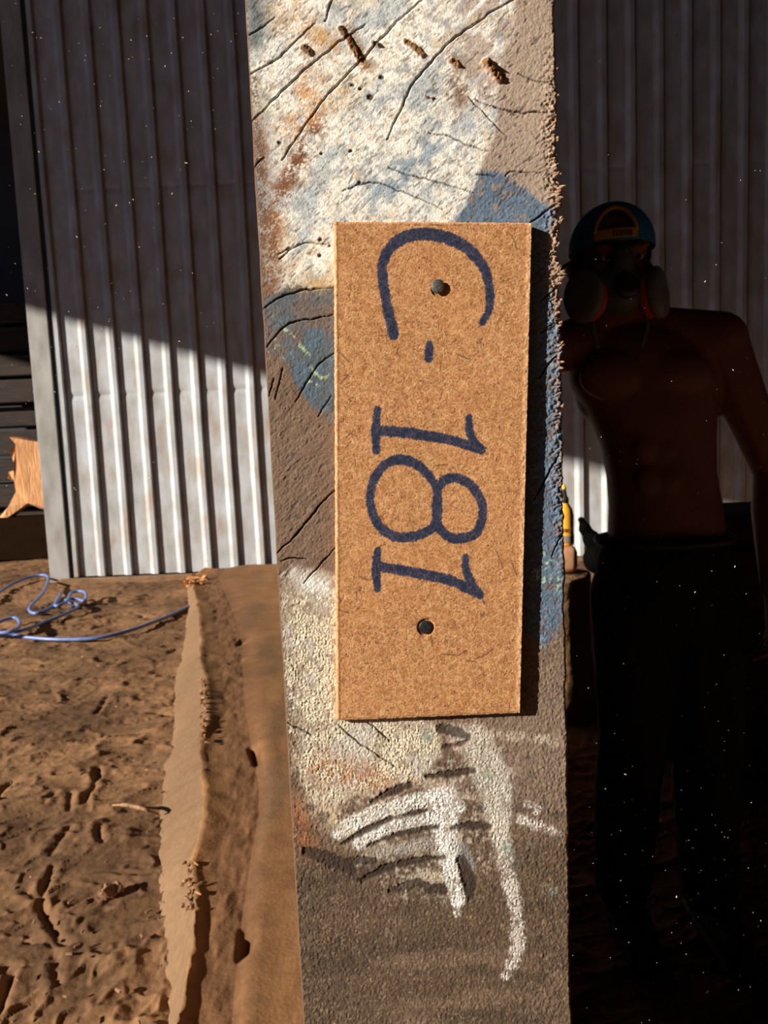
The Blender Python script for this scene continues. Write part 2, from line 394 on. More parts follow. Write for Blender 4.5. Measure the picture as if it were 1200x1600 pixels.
    lay(blueR * sst(0.1, 0.5, nC + 0.5 * nD - 0.3 * nA) * 0.5, L((112, 138, 164)))
    blueL = region([(405, 470), (430, 452), (470, 445), (560, 440), (560, 690), (500, 645), (462, 600), (440, 562), (405, 555)], 5, 0.7)
    grey = L((84, 96, 104)) * (1 + 0.25 * nC)[..., None]
    lay(blueL * (0.35 + 0.55 * sst(-0.25, 0.3, nA + 0.5 * nB + 0.35 * sst(480, 560, y))), grey)
    lay(blueL * sst(470, 520, y) * sst(-0.05, 0.35, nB + 0.3 * nC) * 0.75, L((88, 108, 122)))
    lay(blueL * sst(500, 450, y) * sst(-0.2, 0.3, -nA) * 0.5, L((96, 80, 66)))
    # ---- white paint of the top
    topW = region([(370, -60), (806, -60), (806, 40), (782, 90), (778, 150), (772, 205), (752, 255), (738, 300), (708, 345), (690, 420), (560, 420), (560, 446), (470, 446), (430, 452), (412, 440), (380, 200)], 6, 0.8)
    thin = sst(0.08, 0.62, 0.55 * nB + 0.50 * dg + 0.55 * nC + 0.2 * nD + 0.30 * sst(690, 800, x) * sst(260, 120, y) + 0.16 * nA)
    cream = L((246, 240, 226)) * (1 + 0.05 * nA)[..., None]
    lay(topW * (1 - 0.70 * thin) * (1 - 0.75 * sst(432, 396, x - 0.03 * y + 14 * nB + 6 * nD) * sst(90, 200, y)), cream)
    pinkg = sst(620, 740, x) * sst(230, 90, y + 60 * nA) 
    lay(topW * pinkg * 0.8 * sst(-0.5, 0.3, dg + nB), L((176, 152, 138)) * (1 + 0.2 * dg)[..., None])
    ych = sst(0.05, 0.5, nA + 0.35 * nB) * topW
    lay(ych * 0.50 * sst(660, 520, x) * (0.6 + 0.6 * sst(-0.3, 0.4, nC)), L((214, 170, 108)))
    lay(topW * sst(0.05, 0.45, fbm(x / 9, y / 9, 195, 3)) * 0.5, L((206, 182, 146)))
    lay(topW * sst(0.2, 0.6, fbm(x / 3.2, y / 3.2, 199, 2)) * 0.45, L((146, 132, 118)))
    lay(topW * sst(0.15, 0.5, fbm(x / 11 + 50, y / 11, 197, 3)) * 0.55, L((150, 156, 160)))
    blu = sst(0.12, 0.48, fbm(r1 / 44, r2 / 120, 191, 3) + 0.25 * nB + 0.15 * dg) * topW * sst(430, 520, x + 0.25 * y)
    lay(blu * 0.55, L((150, 166, 176)) * (1 + 0.15 * nC)[..., None])
    bst = np.exp(-(pdist(x, y, [(590, 300), (640, 262), (690, 205)]) / 26) ** 2) * sst(-0.35, 0.25, nB + 0.5 * dg)
    lay(bst * 0.75 * topW, L((128, 150, 166)))
    bst = np.exp(-(pdist(x, y, [(390, -20), (402, 30), (398, 60)]) / 24) ** 2) * sst(-0.3, 0.2, nB + 0.3)
    lay(bst * 0.9, L((86, 98, 104)))
    # diagonal scratches through the paint
    sc = np.zeros(x.shape)
    for q in range(60):
        cx_ = RNG.uniform(440, 760); cy_ = RNG.uniform(140, 345); ln = RNG.uniform(15, 60); an = math.radians(RNG.uniform(38, 50))
        d = pdist(x, y, [(cx_, cy_), (cx_ + ln * math.cos(an), cy_ + ln * math.sin(an))]); sc = np.maximum(sc, np.exp(-(d / 0.9) ** 2) * RNG.uniform(0.2, 0.6))
    lay(sc * topW * 0.8, L((150, 150, 146)))
    # rust and brown stains
    def stain(pts, rad, c, am=1.0, th=0.0, k=1.0):
        d = pdist(x, y, pts); g = np.exp(-(d / rad) ** 2) * sst(-0.5 + th, 0.45 + th, nB * 0.7 + nC * 0.35 * k + 0.45 * nD + 0.45 * fbm(x / 1.6, y / 1.6, 137, 1) + 0.35 * nA)
        lay(np.clip(g * am, 0, 1), c * (1 + 0.2 * nC)[..., None])
    stain([(492, 190), (470, 245), (448, 280), (432, 320), (422, 380), (420, 440)], 17, L((158, 104, 62)), 1.3)
    stain([(488, 205), (462, 255), (436, 300)], 10, L((122, 82, 54)), 1.1)
    stain([(452, 200), (470, 180), (478, 140)], 20, L((208, 146, 86)), 0.9)
    stain([(404, 215), (412, 300), (418, 380), (422, 440)], 13, L((128, 88, 62)), 1.2)
    stain([(398, 120), (402, 220), (408, 330), (414, 440)], 7, L((110, 84, 66)), 1.3)
    stain([(460, 20), (490, 50), (520, 75)], 26, L((206, 158, 96)), 0.9)
    stain([(470, 445), (520, 442)], 14, L((196, 160, 104)), 0.9)
    stain([(710, 95), (716, 130), (722, 160)], 14, L((150, 122, 102)), 1.1, -0.1)
    stain([(545, 45), (560, 80), (572, 105)], 9, L((150, 104, 56)), 1.3, -0.2)
    # mud clods stuck to the top
    def clod(pts, rad, hgt, c=(134, 92, 50)):
        nonlocal H
        d = pdist(x, y, pts) + 3.0 * nC + 2.5 * nB; g = sst(rad, rad * 0.45, d)
        lay(g, L(c) * (1 + 0.35 * nC)[..., None]); H = H + hgt * g * (1 + 0.7 * nC + 0.4 * nD)
    clod([(762, 98), (768, 110), (778, 122)], 9, 1.9, (142, 98, 52)); clod([(756, 98), (764, 104)], 6, 1.2)
    clod([(532, 46), (545, 64), (556, 84), (562, 92)], 6, 1.2, (118, 78, 42)); clod([(584, 68), (592, 72)], 5, 1.0, (118, 90, 58)); clod([(476, 76), (484, 82)], 7, 1.0, (126, 92, 60))
    clod([(633, 66), (645, 72), (660, 86)], 5, 0.8); clod([(706, 96), (716, 102)], 6, 0.9); clod([(664, 152), (676, 154)], 2.6, 0.5)
    # ---- white paint of the lower part
    loW = region([(436, 905), (470, 885), (560, 900), (560, 1100), (640, 1120), (684, 1132), (690, 1175), (668, 1206), (640, 1222), (600, 1232), (560, 1240), (520, 1262), (480, 1255), (452, 1180), (440, 1080)], 8, 1.2)
    crk1, crk2 = worley(x / 5.2 + 0.3 * nB, y / 6.0 + 0.3 * nC, 301); crack_lo = sst(0.16, 0.03, crk2 - crk1)
    yel = L((226, 212, 184)) * (1 + 0.10 * nA + 0.08 * nB)[..., None]
    worn = sst(0.0, 0.55, 0.6 * nA + 0.8 * nB + 0.6 * nC + 0.3 * nD + 0.06 + 0.25 * sst(500, 450, x) + 0.25 * dg2 + 0.5 * sst(960, 900, y) + 0.15)
    lay(loW * (1 - 0.72 * worn), yel)
    lay(loW * sst(0.0, 0.4, nA + 0.3 * nB) * 0.4, L((236, 232, 224)))
    lay(np.exp(-(pdist(x, y, [(480, 912), (520, 918)]) / 16) ** 2) * 0.8 * sst(-0.5, 0.2, nB), L((238, 236, 230)))
    stain([(440, 1040), (446, 1100), (452, 1180)], 15, L((122, 96, 74)), 1.1)
    stain([(500, 1196), (530, 1204), (575, 1215), (600, 1222)], 24, L((176, 116, 66)), 1.0, 0.02)
    stain([(466, 1250), (470, 1300), (480, 1320)], 20, L((140, 88, 56)), 1.2)
    stain([(500, 1250), (540, 1290), (580, 1300)], 24, L((190, 168, 140)), 1.1)
    paintlo = loW * (1 - 0.7 * worn)
    def stroke(pts, wd, c, am=1.0, edge=3.0, th=0.0):
        nonlocal paintlo
        d = pdist(x, y, pts, wd) + 6.0 * nB + 3.5 * nC + 4.0 * nD; g = sst(edge + 1, -edge - 1, d) * am * (1 - 0.8 * sst(-0.05 - th, 0.5 - th, nC * 0.9 + nB * 0.7 + 0.4 * nD))
        lay(np.clip(g, 0, 1), L(c) * (1 + 0.12 * nC)[..., None]); paintlo = np.maximum(paintlo, g)
    stroke(crom([(530, 1300), (590, 1268), (640, 1256), (690, 1246)]), None and 0 or [11] * 25, (232, 226, 214), 0.95)
    stroke(crom([(560, 1318), (605, 1296), (650, 1284), (700, 1276)]), [9] * 25, (234, 230, 222), 0.92)
    stroke([(560, 1345), (600, 1330), (650, 1322), (700, 1316)], [6, 7, 9, 9], (196, 186, 176), 0.7, 4, 0.2)
    stroke([(630, 1384), (660, 1366), (690, 1372)], [5, 8, 7], (206, 190, 164), 0.8, 4)
    stroke([(690, 1245), (694, 1290), (700, 1335), (710, 1380), (714, 1415), (714, 1438)], [16, 20, 16, 11, 9, 3], (240, 234, 224), 1.0)
    stroke([(672, 1240), (700, 1236), (716, 1262)], [8, 12, 8], (238, 232, 224), 0.9)
    stroke([(706, 1140), (740, 1150), (756, 1185), (768, 1215), (778, 1260), (780, 1300)], [8, 22, 24, 26, 20, 14], (216, 208, 192), 0.78)
    stroke([(780, 1290), (790, 1350), (800, 1400), (808, 1450), (808, 1480), (800, 1505), (790, 1524)], [13, 12, 10, 11, 11, 9, 4], (220, 208, 194), 0.86)
    stroke([(728, 1160), (712, 1166), (706, 1158)], [3, 4, 3], (230, 196, 178), 0.9)
    stroke([(812, 1280), (840, 1290), (872, 1300)], [5, 5, 4], (226, 214, 202), 0.85, 3, 0.2)
    stroke([(826, 1255), (838, 1266)], [4, 4], (226, 214, 202), 0.8, 3, 0.2)
    stroke([(740, 1142), (800, 1150), (868, 1158)], [4, 5, 6], (214, 194, 170), 0.6, 4, 0.35)
    stroke([(716, 1320), (735, 1352)], [9, 8], (150, 152, 150), 0.6, 4)
    stroke([(640, 1216), (690, 1226)], [6, 6], (214, 190, 156), 0.6, 4)
    wash = region([(540, 1235), (640, 1200), (700, 1150), (760, 1140), (800, 1200), (800, 1330), (760, 1360), (720, 1330), (700, 1400), (610, 1400), (560, 1340)], 14, 1.2) * sst(0.0, 0.5, nB * 0.8 + nC * 0.8 + 0.3 * nA + 0.05)
    lay(wash * 0.62 * (1 - 0.8 * paintlo), L((196, 182, 164)))
    flk = sst(0.25, 0.6, fbm(x / 2.4, y / 3.4, 177, 2) + 0.25 * nB) * sst(860, 1000, y) * (1 - 0.7 * paintlo); lay(flk * 0.5, L((158, 132, 106)))
    flk = sst(0.25, 0.6, fbm(x / 2.8 + 9, y / 4.4, 179, 2) - 0.25 * nB) * sst(860, 1000, y) * (1 - 0.7 * paintlo); lay(flk * 0.55, L((52, 42, 34)))
    # green tints
    for gx, gy, gr in ((762, 1218, 14), (790, 1325, 12), (700, 1180, 12), (668, 1150, 10), (820, 1330, 18), (860, 1395, 10), (715, 1200, 8)):
        lay(np.exp(-((x - gx) ** 2 + (y - gy) ** 2) / gr ** 2) * 0.6 * sst(-0.1, 0.4, nB + nC), L((120, 160, 142)))
    # dark grooves of the rings between the white strokes
    groove = np.zeros(x.shape)
    for pts, wd in (([(536, 1318), (580, 1294), (612, 1279)], [3, 5, 3]), ([(632, 1274), (650, 1270), (668, 1266)], [2, 5, 1.5]), ([(575, 1322), (620, 1304), (660, 1296), (684, 1293)], [3, 4, 5, 4]), ([(706, 1295), (735, 1290), (765, 1292)], [3, 7, 5]),
                    ([(566, 1376), (606, 1356), (650, 1345), (695, 1340)], [4, 6, 5, 4]), ([(610, 1392), (640, 1384), (655, 1378), (672, 1388), (692, 1392)], [4, 8, 6, 7, 9]),
                    ([(582, 1252), (610, 1238), (640, 1226)], [3, 7, 5]), ([(668, 1214), (700, 1210), (740, 1205)], [3, 6, 5]), ([(694, 1166), (720, 1164), (733, 1156)], [2, 4, 3]), ([(690, 1140), (715, 1144), (732, 1152)], [7, 9, 5]),
                    ([(722, 1345), (735, 1375), (735, 1400)], [8, 12, 6]), ([(540, 1352), (560, 1344), (585, 1346)], [8, 7, 5]), ([(480, 1330), (520, 1345), (550, 1362)], [7, 12, 8])):
        groove = np.maximum(groove, sst(2.5, -2.5, pdist(x, y, pts, wd) + 2.2 * nC + 2.0 * nB))
    lay(groove * 0.86, L((60, 47, 38)) * (1 + 0.3 * nC)[..., None]); H -= 0.55 * groove; paintlo *= (1 - groove)
    # ---- pale green flecks on blue
    fl = np.exp(-(pdist(x, y, [(836, 893), (848, 905), (872, 915)]) / 9) ** 2) * sst(0.0, 0.35, nC + 0.4 * nB) + np.exp(-(pdist(x, y, [(852, 868), (862, 880)]) / 7) ** 2) * sst(0.1, 0.4, nC) + np.exp(-(pdist(x, y, [(850, 895), (878, 890)]) / 14) ** 2) * sst(0.3, 0.6, nC)
    for pts in ([(428, 495), (442, 512), (458, 526), (472, 545)], [(474, 544), (482, 554)], [(486, 576), (500, 590), (512, 588)], [(484, 596), (496, 602)]):
        fl += np.exp(-(pdist(x, y, pts) / 2.6) ** 2) * sst(-0.25, 0.2, nC)
    fl += np.exp(-(pdist(x, y, [(425, 535), (445, 545)]) / 14) ** 2) * sst(0.3, 0.6, nC)
    lay(np.clip(fl, 0, 1) * 0.8, L((176, 196, 150)))
    # ---- pores and pits
    wv = 3.0 * nB
    dash = sst(0.34, 0.56, fbm((r1 + wv) / 2.3, (r2 + wv) / 10.5, 401, 2) + 0.25 * fbm(x / 40, y / 40, 403, 3))
    porem = dash * sst(1000, 860, y) * (0.9 - 0.15 * topW)
    lay(porem * 0.85, L((92, 80, 70))); H -= 0.15 * porem
    spk = sst(0.45, 0.7, fbm(x / 2.6, y / 2.6, 405, 2) + 0.3 * nB) * topW; lay(spk * 0.5, L((134, 124, 112)))
    for qx, qy, qr in ((596, 121, 4), (551, 133, 3), (563, 139, 3), (579, 152, 5), (437, 223, 3), (501, 374, 3.2), (500, 399, 3), (515, 384, 2), (562, 285, 2.5), (502, 240, 2.5), (548, 236, 2.5)):
        g = sst(1.5, -1, np.hypot((x - qx), (y - qy) * 1.3) - qr + 1.5 * nC); lay(g * 0.9, L((62, 54, 48))); H -= 0.6 * g
    # ---- cracks
    cracks = [([(523, -8), (518, 6), (507, 34)], .9), ([(662, -2), (634, 22), (601, 54), (570, 88), (540, 119), (517, 143), (493, 173), (462, 217), (441, 251)], 1.05),
              ([(807, -4), (761, 24), (709, 61), (679, 91), (644, 134), (623, 178), (612, 200), (605, 219)], 1.0), ([(391, 192), (414, 170), (436, 147), (488, 100), (532, 65), (571, 39)], .95),
              ([(386, 118), (410, 105), (436, 89), (465, 62), (493, 35)], .6), ([(742, 155), (770, 165), (805, 174), (838, 175), (872, 174)], .8), ([(670, 208), (700, 212), (727, 225), (766, 237)], .8),
              ([(607, 262), (640, 273), (683, 284), (742, 301)], .7), ([(536, 299), (579, 284), (623, 297), (657, 310), (692, 327)], .6), ([(809, 115), (839, 126), (865, 128)], .55), ([(828, 349), (850, 332), (873, 314)], .8),
              ([(410, 483), (437, 465), (467, 455), (495, 452), (530, 450)], .85), ([(416, 543), (437, 517), (462, 502), (497, 497), (525, 491)], .9), ([(524, 550), (502, 565), (487, 585), (472, 610), (462, 627)], .8),
              ([(434, 397), (455, 387), (480, 380), (510, 382)], .5), ([(436, 405), (455, 388), (470, 380)], .4), ([(518, 618), (497, 650)], .6), ([(434, 864), (460, 840), (482, 812), (500, 790), (525, 764)], 1.05), ([(475, 912), (500, 882), (525, 856)], .7),
              ([(440, 876), (460, 872), (480, 874)], .9), ([(394, 265), (400, 258), (414, 246)], .8), ([(384, 56), (400, 48), (430, 28)], .6), ([(790, 275), (800, 268), (850, 270)], .4), ([(732, 152), (790, 210)], .35), ([(743, 271), (775, 276)], .35),
              ([(845, 470), (872, 448)], .8), ([(842, 590), (868, 556)], .9), ([(835, 780), (855, 745), (878, 700)], 1.0), ([(862, 868), (872, 845), (884, 833)], .7), ([(843, 520), (872, 500)], .3),
              ([(528, 1132), (560, 1160), (590, 1180), (620, 1200)], .4), ([(575, 1128), (590, 1140), (610, 1158)], .5), ([(450, 1130), (490, 1150)], .5), ([(428, 590), (420, 620)], .6), ([(442, 575), (430, 625)], .5)]
    crk = np.zeros(x.shape)
    for pts, wd in cracks:
        p = crom(pts, 5); xs_ = [q[0] for q in p]; ys_ = [q[1] for q in p]
        bb = (x > min(xs_) - 12) & (x < max(xs_) + 12) & (y > min(ys_) - 12) & (y < max(ys_) + 12)
        if not bb.any(): continue
        xb, yb = x[bb], y[bb]
        n_ = len(p); wds = [wd * 0.85 * min(1, 0.35 + 2.2 * min(i, n_ - 1 - i) / n_) for i in range(n_)]
        d = pdist(xb + 1.6 * nB[bb] + 0.8 * nC[bb], yb + 1.6 * vn(xb / 9, yb / 9, 77), p, wds)
        crk[bb] = np.maximum(crk[bb], sst(0.9, -0.7, d))
    lay(crk * 0.9, L((34, 27, 23))); H -= 1.8 * crk
    # ---- relief (millimetres)
    rough = 0.35 + 0.65 * sst(860, 1120, y) + 0.25 * sst(430, 560, y) * sst(560, 500, x) + 0.35 * sst(800, 860, x)
    smoothp = 1 - 0.6 * topW
    gran = fbm(x / 2.5 + 0.4 * nB, y / 3.6, 501, 2); gran2 = fbm(x / 6.0, y / 7.5, 511, 2)
    H += (0.19 * gran + 0.10 * gran2) * rough * smoothp
    H += 0.045 * dg * topW + 0.07 * (1 - topW) * dg * sst(560, 460, y)
    H += 0.12 * mid * fbm(r1 / 4, r2 / 22, 181, 3)
    H += paintlo * (0.10 - 0.38 * crack_lo) * sst(840, 980, y)
    lay(paintlo * crack_lo * 0.5 * sst(840, 980, y), L((120, 100, 82)))
    H += lo_w * 0.07 * band
    H += 0.9 * fbm(x / 130, y / 130, 531, 2) * 0.5
    H += 0.10 * nD * (1 - 0.5 * topW)
    redge = ew * sst(30, 200, py) * sst(1000, 700, py)
    H += redge * 1.6 * fbm(x / 4, y / 3, 541, 3)
    lay(redge * 0.75 * sst(-0.2, 0.3, fbm(x / 6, y / 5, 543, 3)), L((150, 118, 90)))
    # rounded arrises
    lay(sst(0.009, 0.003, Ug + 0.003 * nC), L((104, 80, 62)))
    H -= 0.5 * sst(0.004, 0.0, Ug) + 0.8 * sst(0.992, 1.0, Ug)
    Y = SLAB_Y - H * 1e-3
    # skirts folded back along the sides
    Y[:, 0] = SLAB_Y + 0.03; Y[:, 1] = SLAB_Y + 0.004; Y[:, -1] = SLAB_Y + 0.03; Y[:, -2] = SLAB_Y + 0.004
    V = np.stack([X, Y, Zg], -1).reshape(-1, 3)
    mt = mat('painted_end_grain', (1, 1, 1), attr='Col', attr_noise=0.14, scale=900, rough=0.85, spec=0.2, bump=0.00022, bscale=1500)
    mk('end_face', V, gridfaces(len(zz), len(cu), True), mt, root, True, C.reshape(-1, 3))
    side = mat('sawn_slab_side', lin((104, 76, 54)), lin((62, 44, 32)), rough=0.85, scale=18, stretch=(3, 0.25, 3))
    MB().box((xl0 + 0.0004, SLAB_Y + 0.003, 0.0), (xr0 - 0.0012, 2.52, 2.08)).build('body', side, root)
    # splinters on the ragged right arris
    s = MB()
    fib = mat('torn_fibre', lin((168, 134, 104)), lin((112, 86, 64)), rough=0.9, scale=400)
    for yc, n, sp, ln in ((300, 22, 8, 4.2), (312, 26, 8, 4.0), (345, 16, 7, 3.0), (425, 18, 8, 3.6), (440, 14, 8, 3.0), (470, 8, 8, 2.2), (505, 8, 8, 2.4), (545, 14, 9, 3.0), (570, 8, 8, 2.4), (268, 8, 8, 2.2), (640, 5, 12, 1.8), (710, 8, 8, 2.2), (380, 6, 8, 2.2), (130, 6, 60, 1.2), (215, 6, 20, 1.6)):
        for k in range(int(n * 0.42)):
            yy = yc + random.gauss(0, sp * 0.6); p = at(872 + 0.0115 * yy - random.uniform(0, 7), yy, SLAB_Y - 0.0006)
            a_ = math.radians(random.uniform(-30, 75)); le = ln * 0.72e-3 * random.uniform(0.3, 1.2) 
            q = p + np.array([math.cos(a_) * le, -random.uniform(0.0, 0.8) * le, math.sin(a_) * le * 0.8]); mdp = (p + q) / 2 + np.array([0, -0.0004, random.uniform(-1, 1) * 4e-4])
            s.tube([p, mdp, q], [0.0006, 0.0005, 0.00012], n=5)
    o = s.build('splinters', fib, root, True); tag(o, 'torn wood fibres on the right arris', kind='stuff')
    return root
build_slab()

# ---------------------------------------------------------------- the tag
TAG_T = 0.0036
def build_tag():
    yf = SLAB_Y - 0.0006 - TAG_T
    TL, TR, BR, BL = [at(q[0], q[1], yf) for q in ((521.5, 346), (831, 347.5), (812.5, 1114.5), (525, 1126.5))]
    root = empty('number_tag', tuple((BL + BR) / 2))
    tag(root, 'brown hardboard tag hand lettered C-181 in dark blue marker, nailed to the slab end', 'tag')
    nc, nr = 305, 760
    u = np.linspace(0, 1, nc); v = np.linspace(0, 1, nr); Vg, Ug = np.meshgrid(v, u, indexing='ij')
    P = ((1 - Ug) * (1 - Vg))[..., None] * TL + (Ug * (1 - Vg))[..., None] * TR + (Ug * Vg)[..., None] * BR + ((1 - Ug) * Vg)[..., None] * BL
    x, y = proj(P[..., 0], P[..., 1], P[..., 2])
    # fibres: short curved strokes laid into a fine raster
    S = 2; x0, y0 = 512, 336; Wd, Hd = 330 * S, 800 * S
    def fibres(n, l0, l1, curl, val0, val1):
        A = np.zeros((Hd, Wd)); cx = RNG.uniform(0, Wd, n); cy = RNG.uniform(0, Hd, n); an = RNG.uniform(0, math.pi, n); ln = RNG.uniform(l0, l1, n) * S; cu = RNG.normal(0, curl, n); val = RNG.uniform(val0, val1, n)
        K = int(l1 * S * 1.2); 
        for k in range(K):
            t = k / K - 0.5; a_ = an + cu * t
            xx = (cx + ln * t * np.cos(a_)).astype(int); yy = (cy + ln * t * np.sin(a_)).astype(int)
            ok = (xx >= 0) & (xx < Wd) & (yy >= 0) & (yy < Hd); np.maximum.at(A, (yy[ok], xx[ok]), val[ok])
        return A
    def blur(A): 
        B = A.copy(); B[1:] += A[:-1]; B[:-1] += A[1:]; B[:, 1:] += A[:, :-1]; B[:, :-1] += A[:, 1:]; return B / 5
    light = blur(fibres(15000, 6, 15, 1.0, 0.35, 1.0)); dark = 0.85 * fibres(17000, 5, 14, 1.2, 0.2, 1.0); big = 0.9 * fibres(900, 6, 19, 1.2, 0.4, 1.0)
    ix = np.clip(((x - x0) * S).astype(int), 0, Wd - 1); iy = np.clip(((y - y0) * S).astype(int), 0, Hd - 1)
    lf, df, bf = light[iy, ix], dark[iy, ix], big[iy, ix]
    nA = fbm(x / 60, y / 60, 601, 4); nC = fbm(x / 5, y / 5, 611, 3); nD = fbm(x / 2.2, y / 2.2, 621, 2)
    C = np.zeros(x.shape + (3,)) + lin((178, 122, 76))
    C *= (1 + 0.10 * nA + 0.12 * nC + 0.12 * nD)[..., None]
    def lay(msk, c):
        nonlocal C
        msk = np.clip(msk, 0, 1)[..., None]; C = C * (1 - msk) + np.asarray(c) * msk
    lay(df * 1.0, lin((116, 70, 40))); lay(lf * 0.8, lin((238, 190, 136))); lay(bf * 1.3, lin((84, 50, 30)))
    for pts in ([(532, 600), (544, 586)], [(712, 552), (734, 562)], [(548, 677), (558, 682)], [(680, 728), (698, 726)], [(668, 965), (672, 985), (676, 1010)], [(690, 1022), (716, 1024), (728, 1016)], [(742, 1030), (760, 1022), (770, 1014)], [(525, 930), (533, 940)], [(560, 900), (575, 906), (590, 904)], [(800, 880), (808, 900)], [(776, 862), (786, 888)], [(525, 545), (545, 565)], [(540, 700), (548, 690)], [(526, 952), (545, 958)], [(800, 368), (808, 390)], [(728, 1032), (745, 1034)]):
        lay(np.exp(-(pdist(x, y, pts) / 1.1) ** 2) * 0.8, lin((76, 46, 28)))
    H = 0.09 * lf - 0.10 * df - 0.15 * bf + 0.02 * nD + 0.02 * nC
    # marker strokes
    z6 = lambda q: (510 + q[0] * .2833, 330 + q[1] * .2833)
    z7 = lambda q: (510 + q[0] * .2833, 620 + q[1] * .2833)
    def prep(f, pts, w):
        pp = crom([f(q) for q in pts], 6); k = np.linspace(0, len(w) - 1, len(pp)); return [tuple(q) for q in pp], list(np.interp(k, range(len(w)), w))
    strokes = [prep(z6, [(372, 685), (350, 590), (328, 480), (311, 370), (312, 290), (340, 222), (390, 168), (460, 135), (550, 126), (640, 140), (730, 175), (800, 225), (860, 300), (893, 390), (904, 470), (895, 550), (858, 618)], [8, 8, 7.8, 8, 8, 8.5, 9.5, 9.8, 9.8, 9.8, 9.5, 9, 8.2, 7.5, 6.8, 6.2, 4.5]),
               prep(z6, [(568, 733), (567, 775), (565, 815)], [5.8, 6.8, 6.4]),
               prep(z7, [(281, 70), (272, 180), (276, 298)], [5.5, 7.2, 6.0]),
               prep(z7, [(290, 188), (420, 196), (560, 216), (700, 242), (850, 290)], [8, 8.6, 8.2, 7.6, 7.8]),
               prep(z7, [(787, 112), (790, 195), (822, 262), (858, 290)], [4.8, 6.8, 7.4, 6.5]),
               prep(z7, [(612, 500), (560, 430), (500, 375), (410, 345), (330, 370), (270, 440), (243, 540), (255, 640), (300, 720), (370, 768), (450, 775), (530, 755), (600, 705), (614, 600), (612, 500)], [6.5, 7.2, 7.6, 8.2, 7.6, 7, 6.6, 6.8, 7.4, 7.8, 7.8, 7.6, 7.4, 7.6, 7]),
               prep(z7, [(620, 500), (645, 465), (690, 448), (745, 455), (810, 500), (852, 570), (862, 650), (842, 722), (808, 762), (740, 780), (690, 778), (640, 745), (612, 690), (604, 600)], [7, 7.4, 7.6, 7.6, 7.4, 7, 7, 7, 7.6, 7.8, 7.4, 7, 6.8, 6.5]),
               prep(z7, [(284, 848), (274, 950), (282, 1060)], [5.8, 7.2, 5.6]),
               prep(z7, [(292, 936), (420, 958), (560, 985), (680, 1012), (770, 1052), (845, 1096)], [8, 8, 8, 8.2, 8, 6.2]),
               prep(z7, [(766, 882), (770, 950), (800, 1030), (846, 1088)], [5.2, 6.4, 7.2, 6.4]),
               ([(755.8, 940.5), (756.2, 942)], [2.2, 2.2])]
    ink = np.zeros(x.shape); core = np.zeros(x.shape)
    for p, wd in strokes:
        d = pdist(x, y, p, wd) + 1.0 * nC + 1.4 * (lf - 0.35) + 0.8 * nD
        ink = np.maximum(ink, sst(1.1, -1.1, d)); core = np.maximum(core, sst(0, -5, d))
    inkc = lin((34, 50, 78)) * (1 - 0.25 * core + 0.22 * nC + 0.55 * (lf - 0.25))[..., None]
    lay(ink * (0.98 - 0.12 * lf), inkc)
    # frayed pale edges
    dL, dR = (x - x[:, :1]), (x[:, -1:] - x); dT, dB = (y - y[:1]), (y[-1:] - y)
    ef = np.maximum.reduce([0.9 * sst(5, 1.5, dL + 1.2 * nC), sst(9, 2.5, dR + 2 * nC + 1.5 * nD), 0.5 * sst(4, 1, dT + nC), 0.8 * sst(4, 1, dB + 1.5 * nC)])
    lay(ef * (0.35 + 0.5 * lf), lin((236, 192, 142)))
    ln_ = np.exp(-((dL - 6.0 + nC) / 1.3) ** 2) * sst(-0.4, 0.3, nA + 0.3 * nC + 0.2); lay(ln_ * 0.7, lin((110, 70, 42)))
    dt = np.exp(-((dT - 5.0 + 1.5 * nC) / 1.6) ** 2) * sst(-0.1, 0.5, nA + nC); lay(dt * 0.7, lin((96, 62, 38)))
    mind = np.minimum.reduce([dL, dR, dT, dB])
    H -= 0.45 * sst(4.0, 0, np.minimum.reduce([dL, dT, dB]) + 0.6 * nC); H += sst(9, 4, dR) * (0.10 + 0.25 * nC)
    # nails sink the board slightly
    for nx, ny in ((687.5, 451), (665.5, 980.5)):
        H -= 0.7 * sst(14.5, 12.0, np.hypot(x - nx, y - ny) + 0.4 * nC)
    P[..., 1] = yf - H * 1e-3
    jag = 0.00012
    P[:, 0, 0] += jag * fbm(y[:, 0] / 4, y[:, 0] * 0, 651, 3) * 2; P[:, -1, 0] += jag * fbm(y[:, -1] / 3, y[:, -1] * 0, 652, 3) * 2.6
    P[0, :, 2] += jag * fbm(x[0] / 3, x[0] * 0, 653, 3) * 2.4; P[-1, :, 2] += jag * fbm(x[-1] / 3, x[-1] * 0, 654, 3) * 2.4
    # wrap a rim round to the back
    V = P.reshape(-1, 3); Fc = gridfaces(nr, nc, True); idx = np.arange(nr * nc).reshape(nr, nc)
    ring = np.concatenate([idx[0, :-1], idx[:-1, -1], idx[-1, :0:-1], idx[:0:-1, 0]]); n = len(ring)
    back = V[ring].copy(); back[:, 1] = SLAB_Y - 0.0003
    b0 = len(V); V = np.concatenate([V, back]); r2_ = np.roll(np.arange(n), -1)
    rim = np.stack([ring, ring[r2_], b0 + r2_, b0 + np.arange(n)], 1)
    Cc = np.concatenate([C.reshape(-1, 3), np.tile(lin((196, 146, 96)), (n, 1))])
    mt = mat('hardboard', (1, 1, 1), attr='Col', attr_noise=0.10, scale=1500, rough=0.85, spec=0.2, bump=0.00010, bscale=2500)
    mk('board', V, np.concatenate([Fc, rim]), mt, root, True, Cc)
    nm = mat('nail_steel', (0.16, 0.145, 0.125), (0.05, 0.045, 0.04), rough=0.55, metal=0.6, scale=900, bump=0.0002, bscale=1400)
    nm2 = mat('dark_nail_steel', (0.045, 0.05, 0.045), (0.02, 0.02, 0.02), rough=0.45, metal=0.5, scale=700)
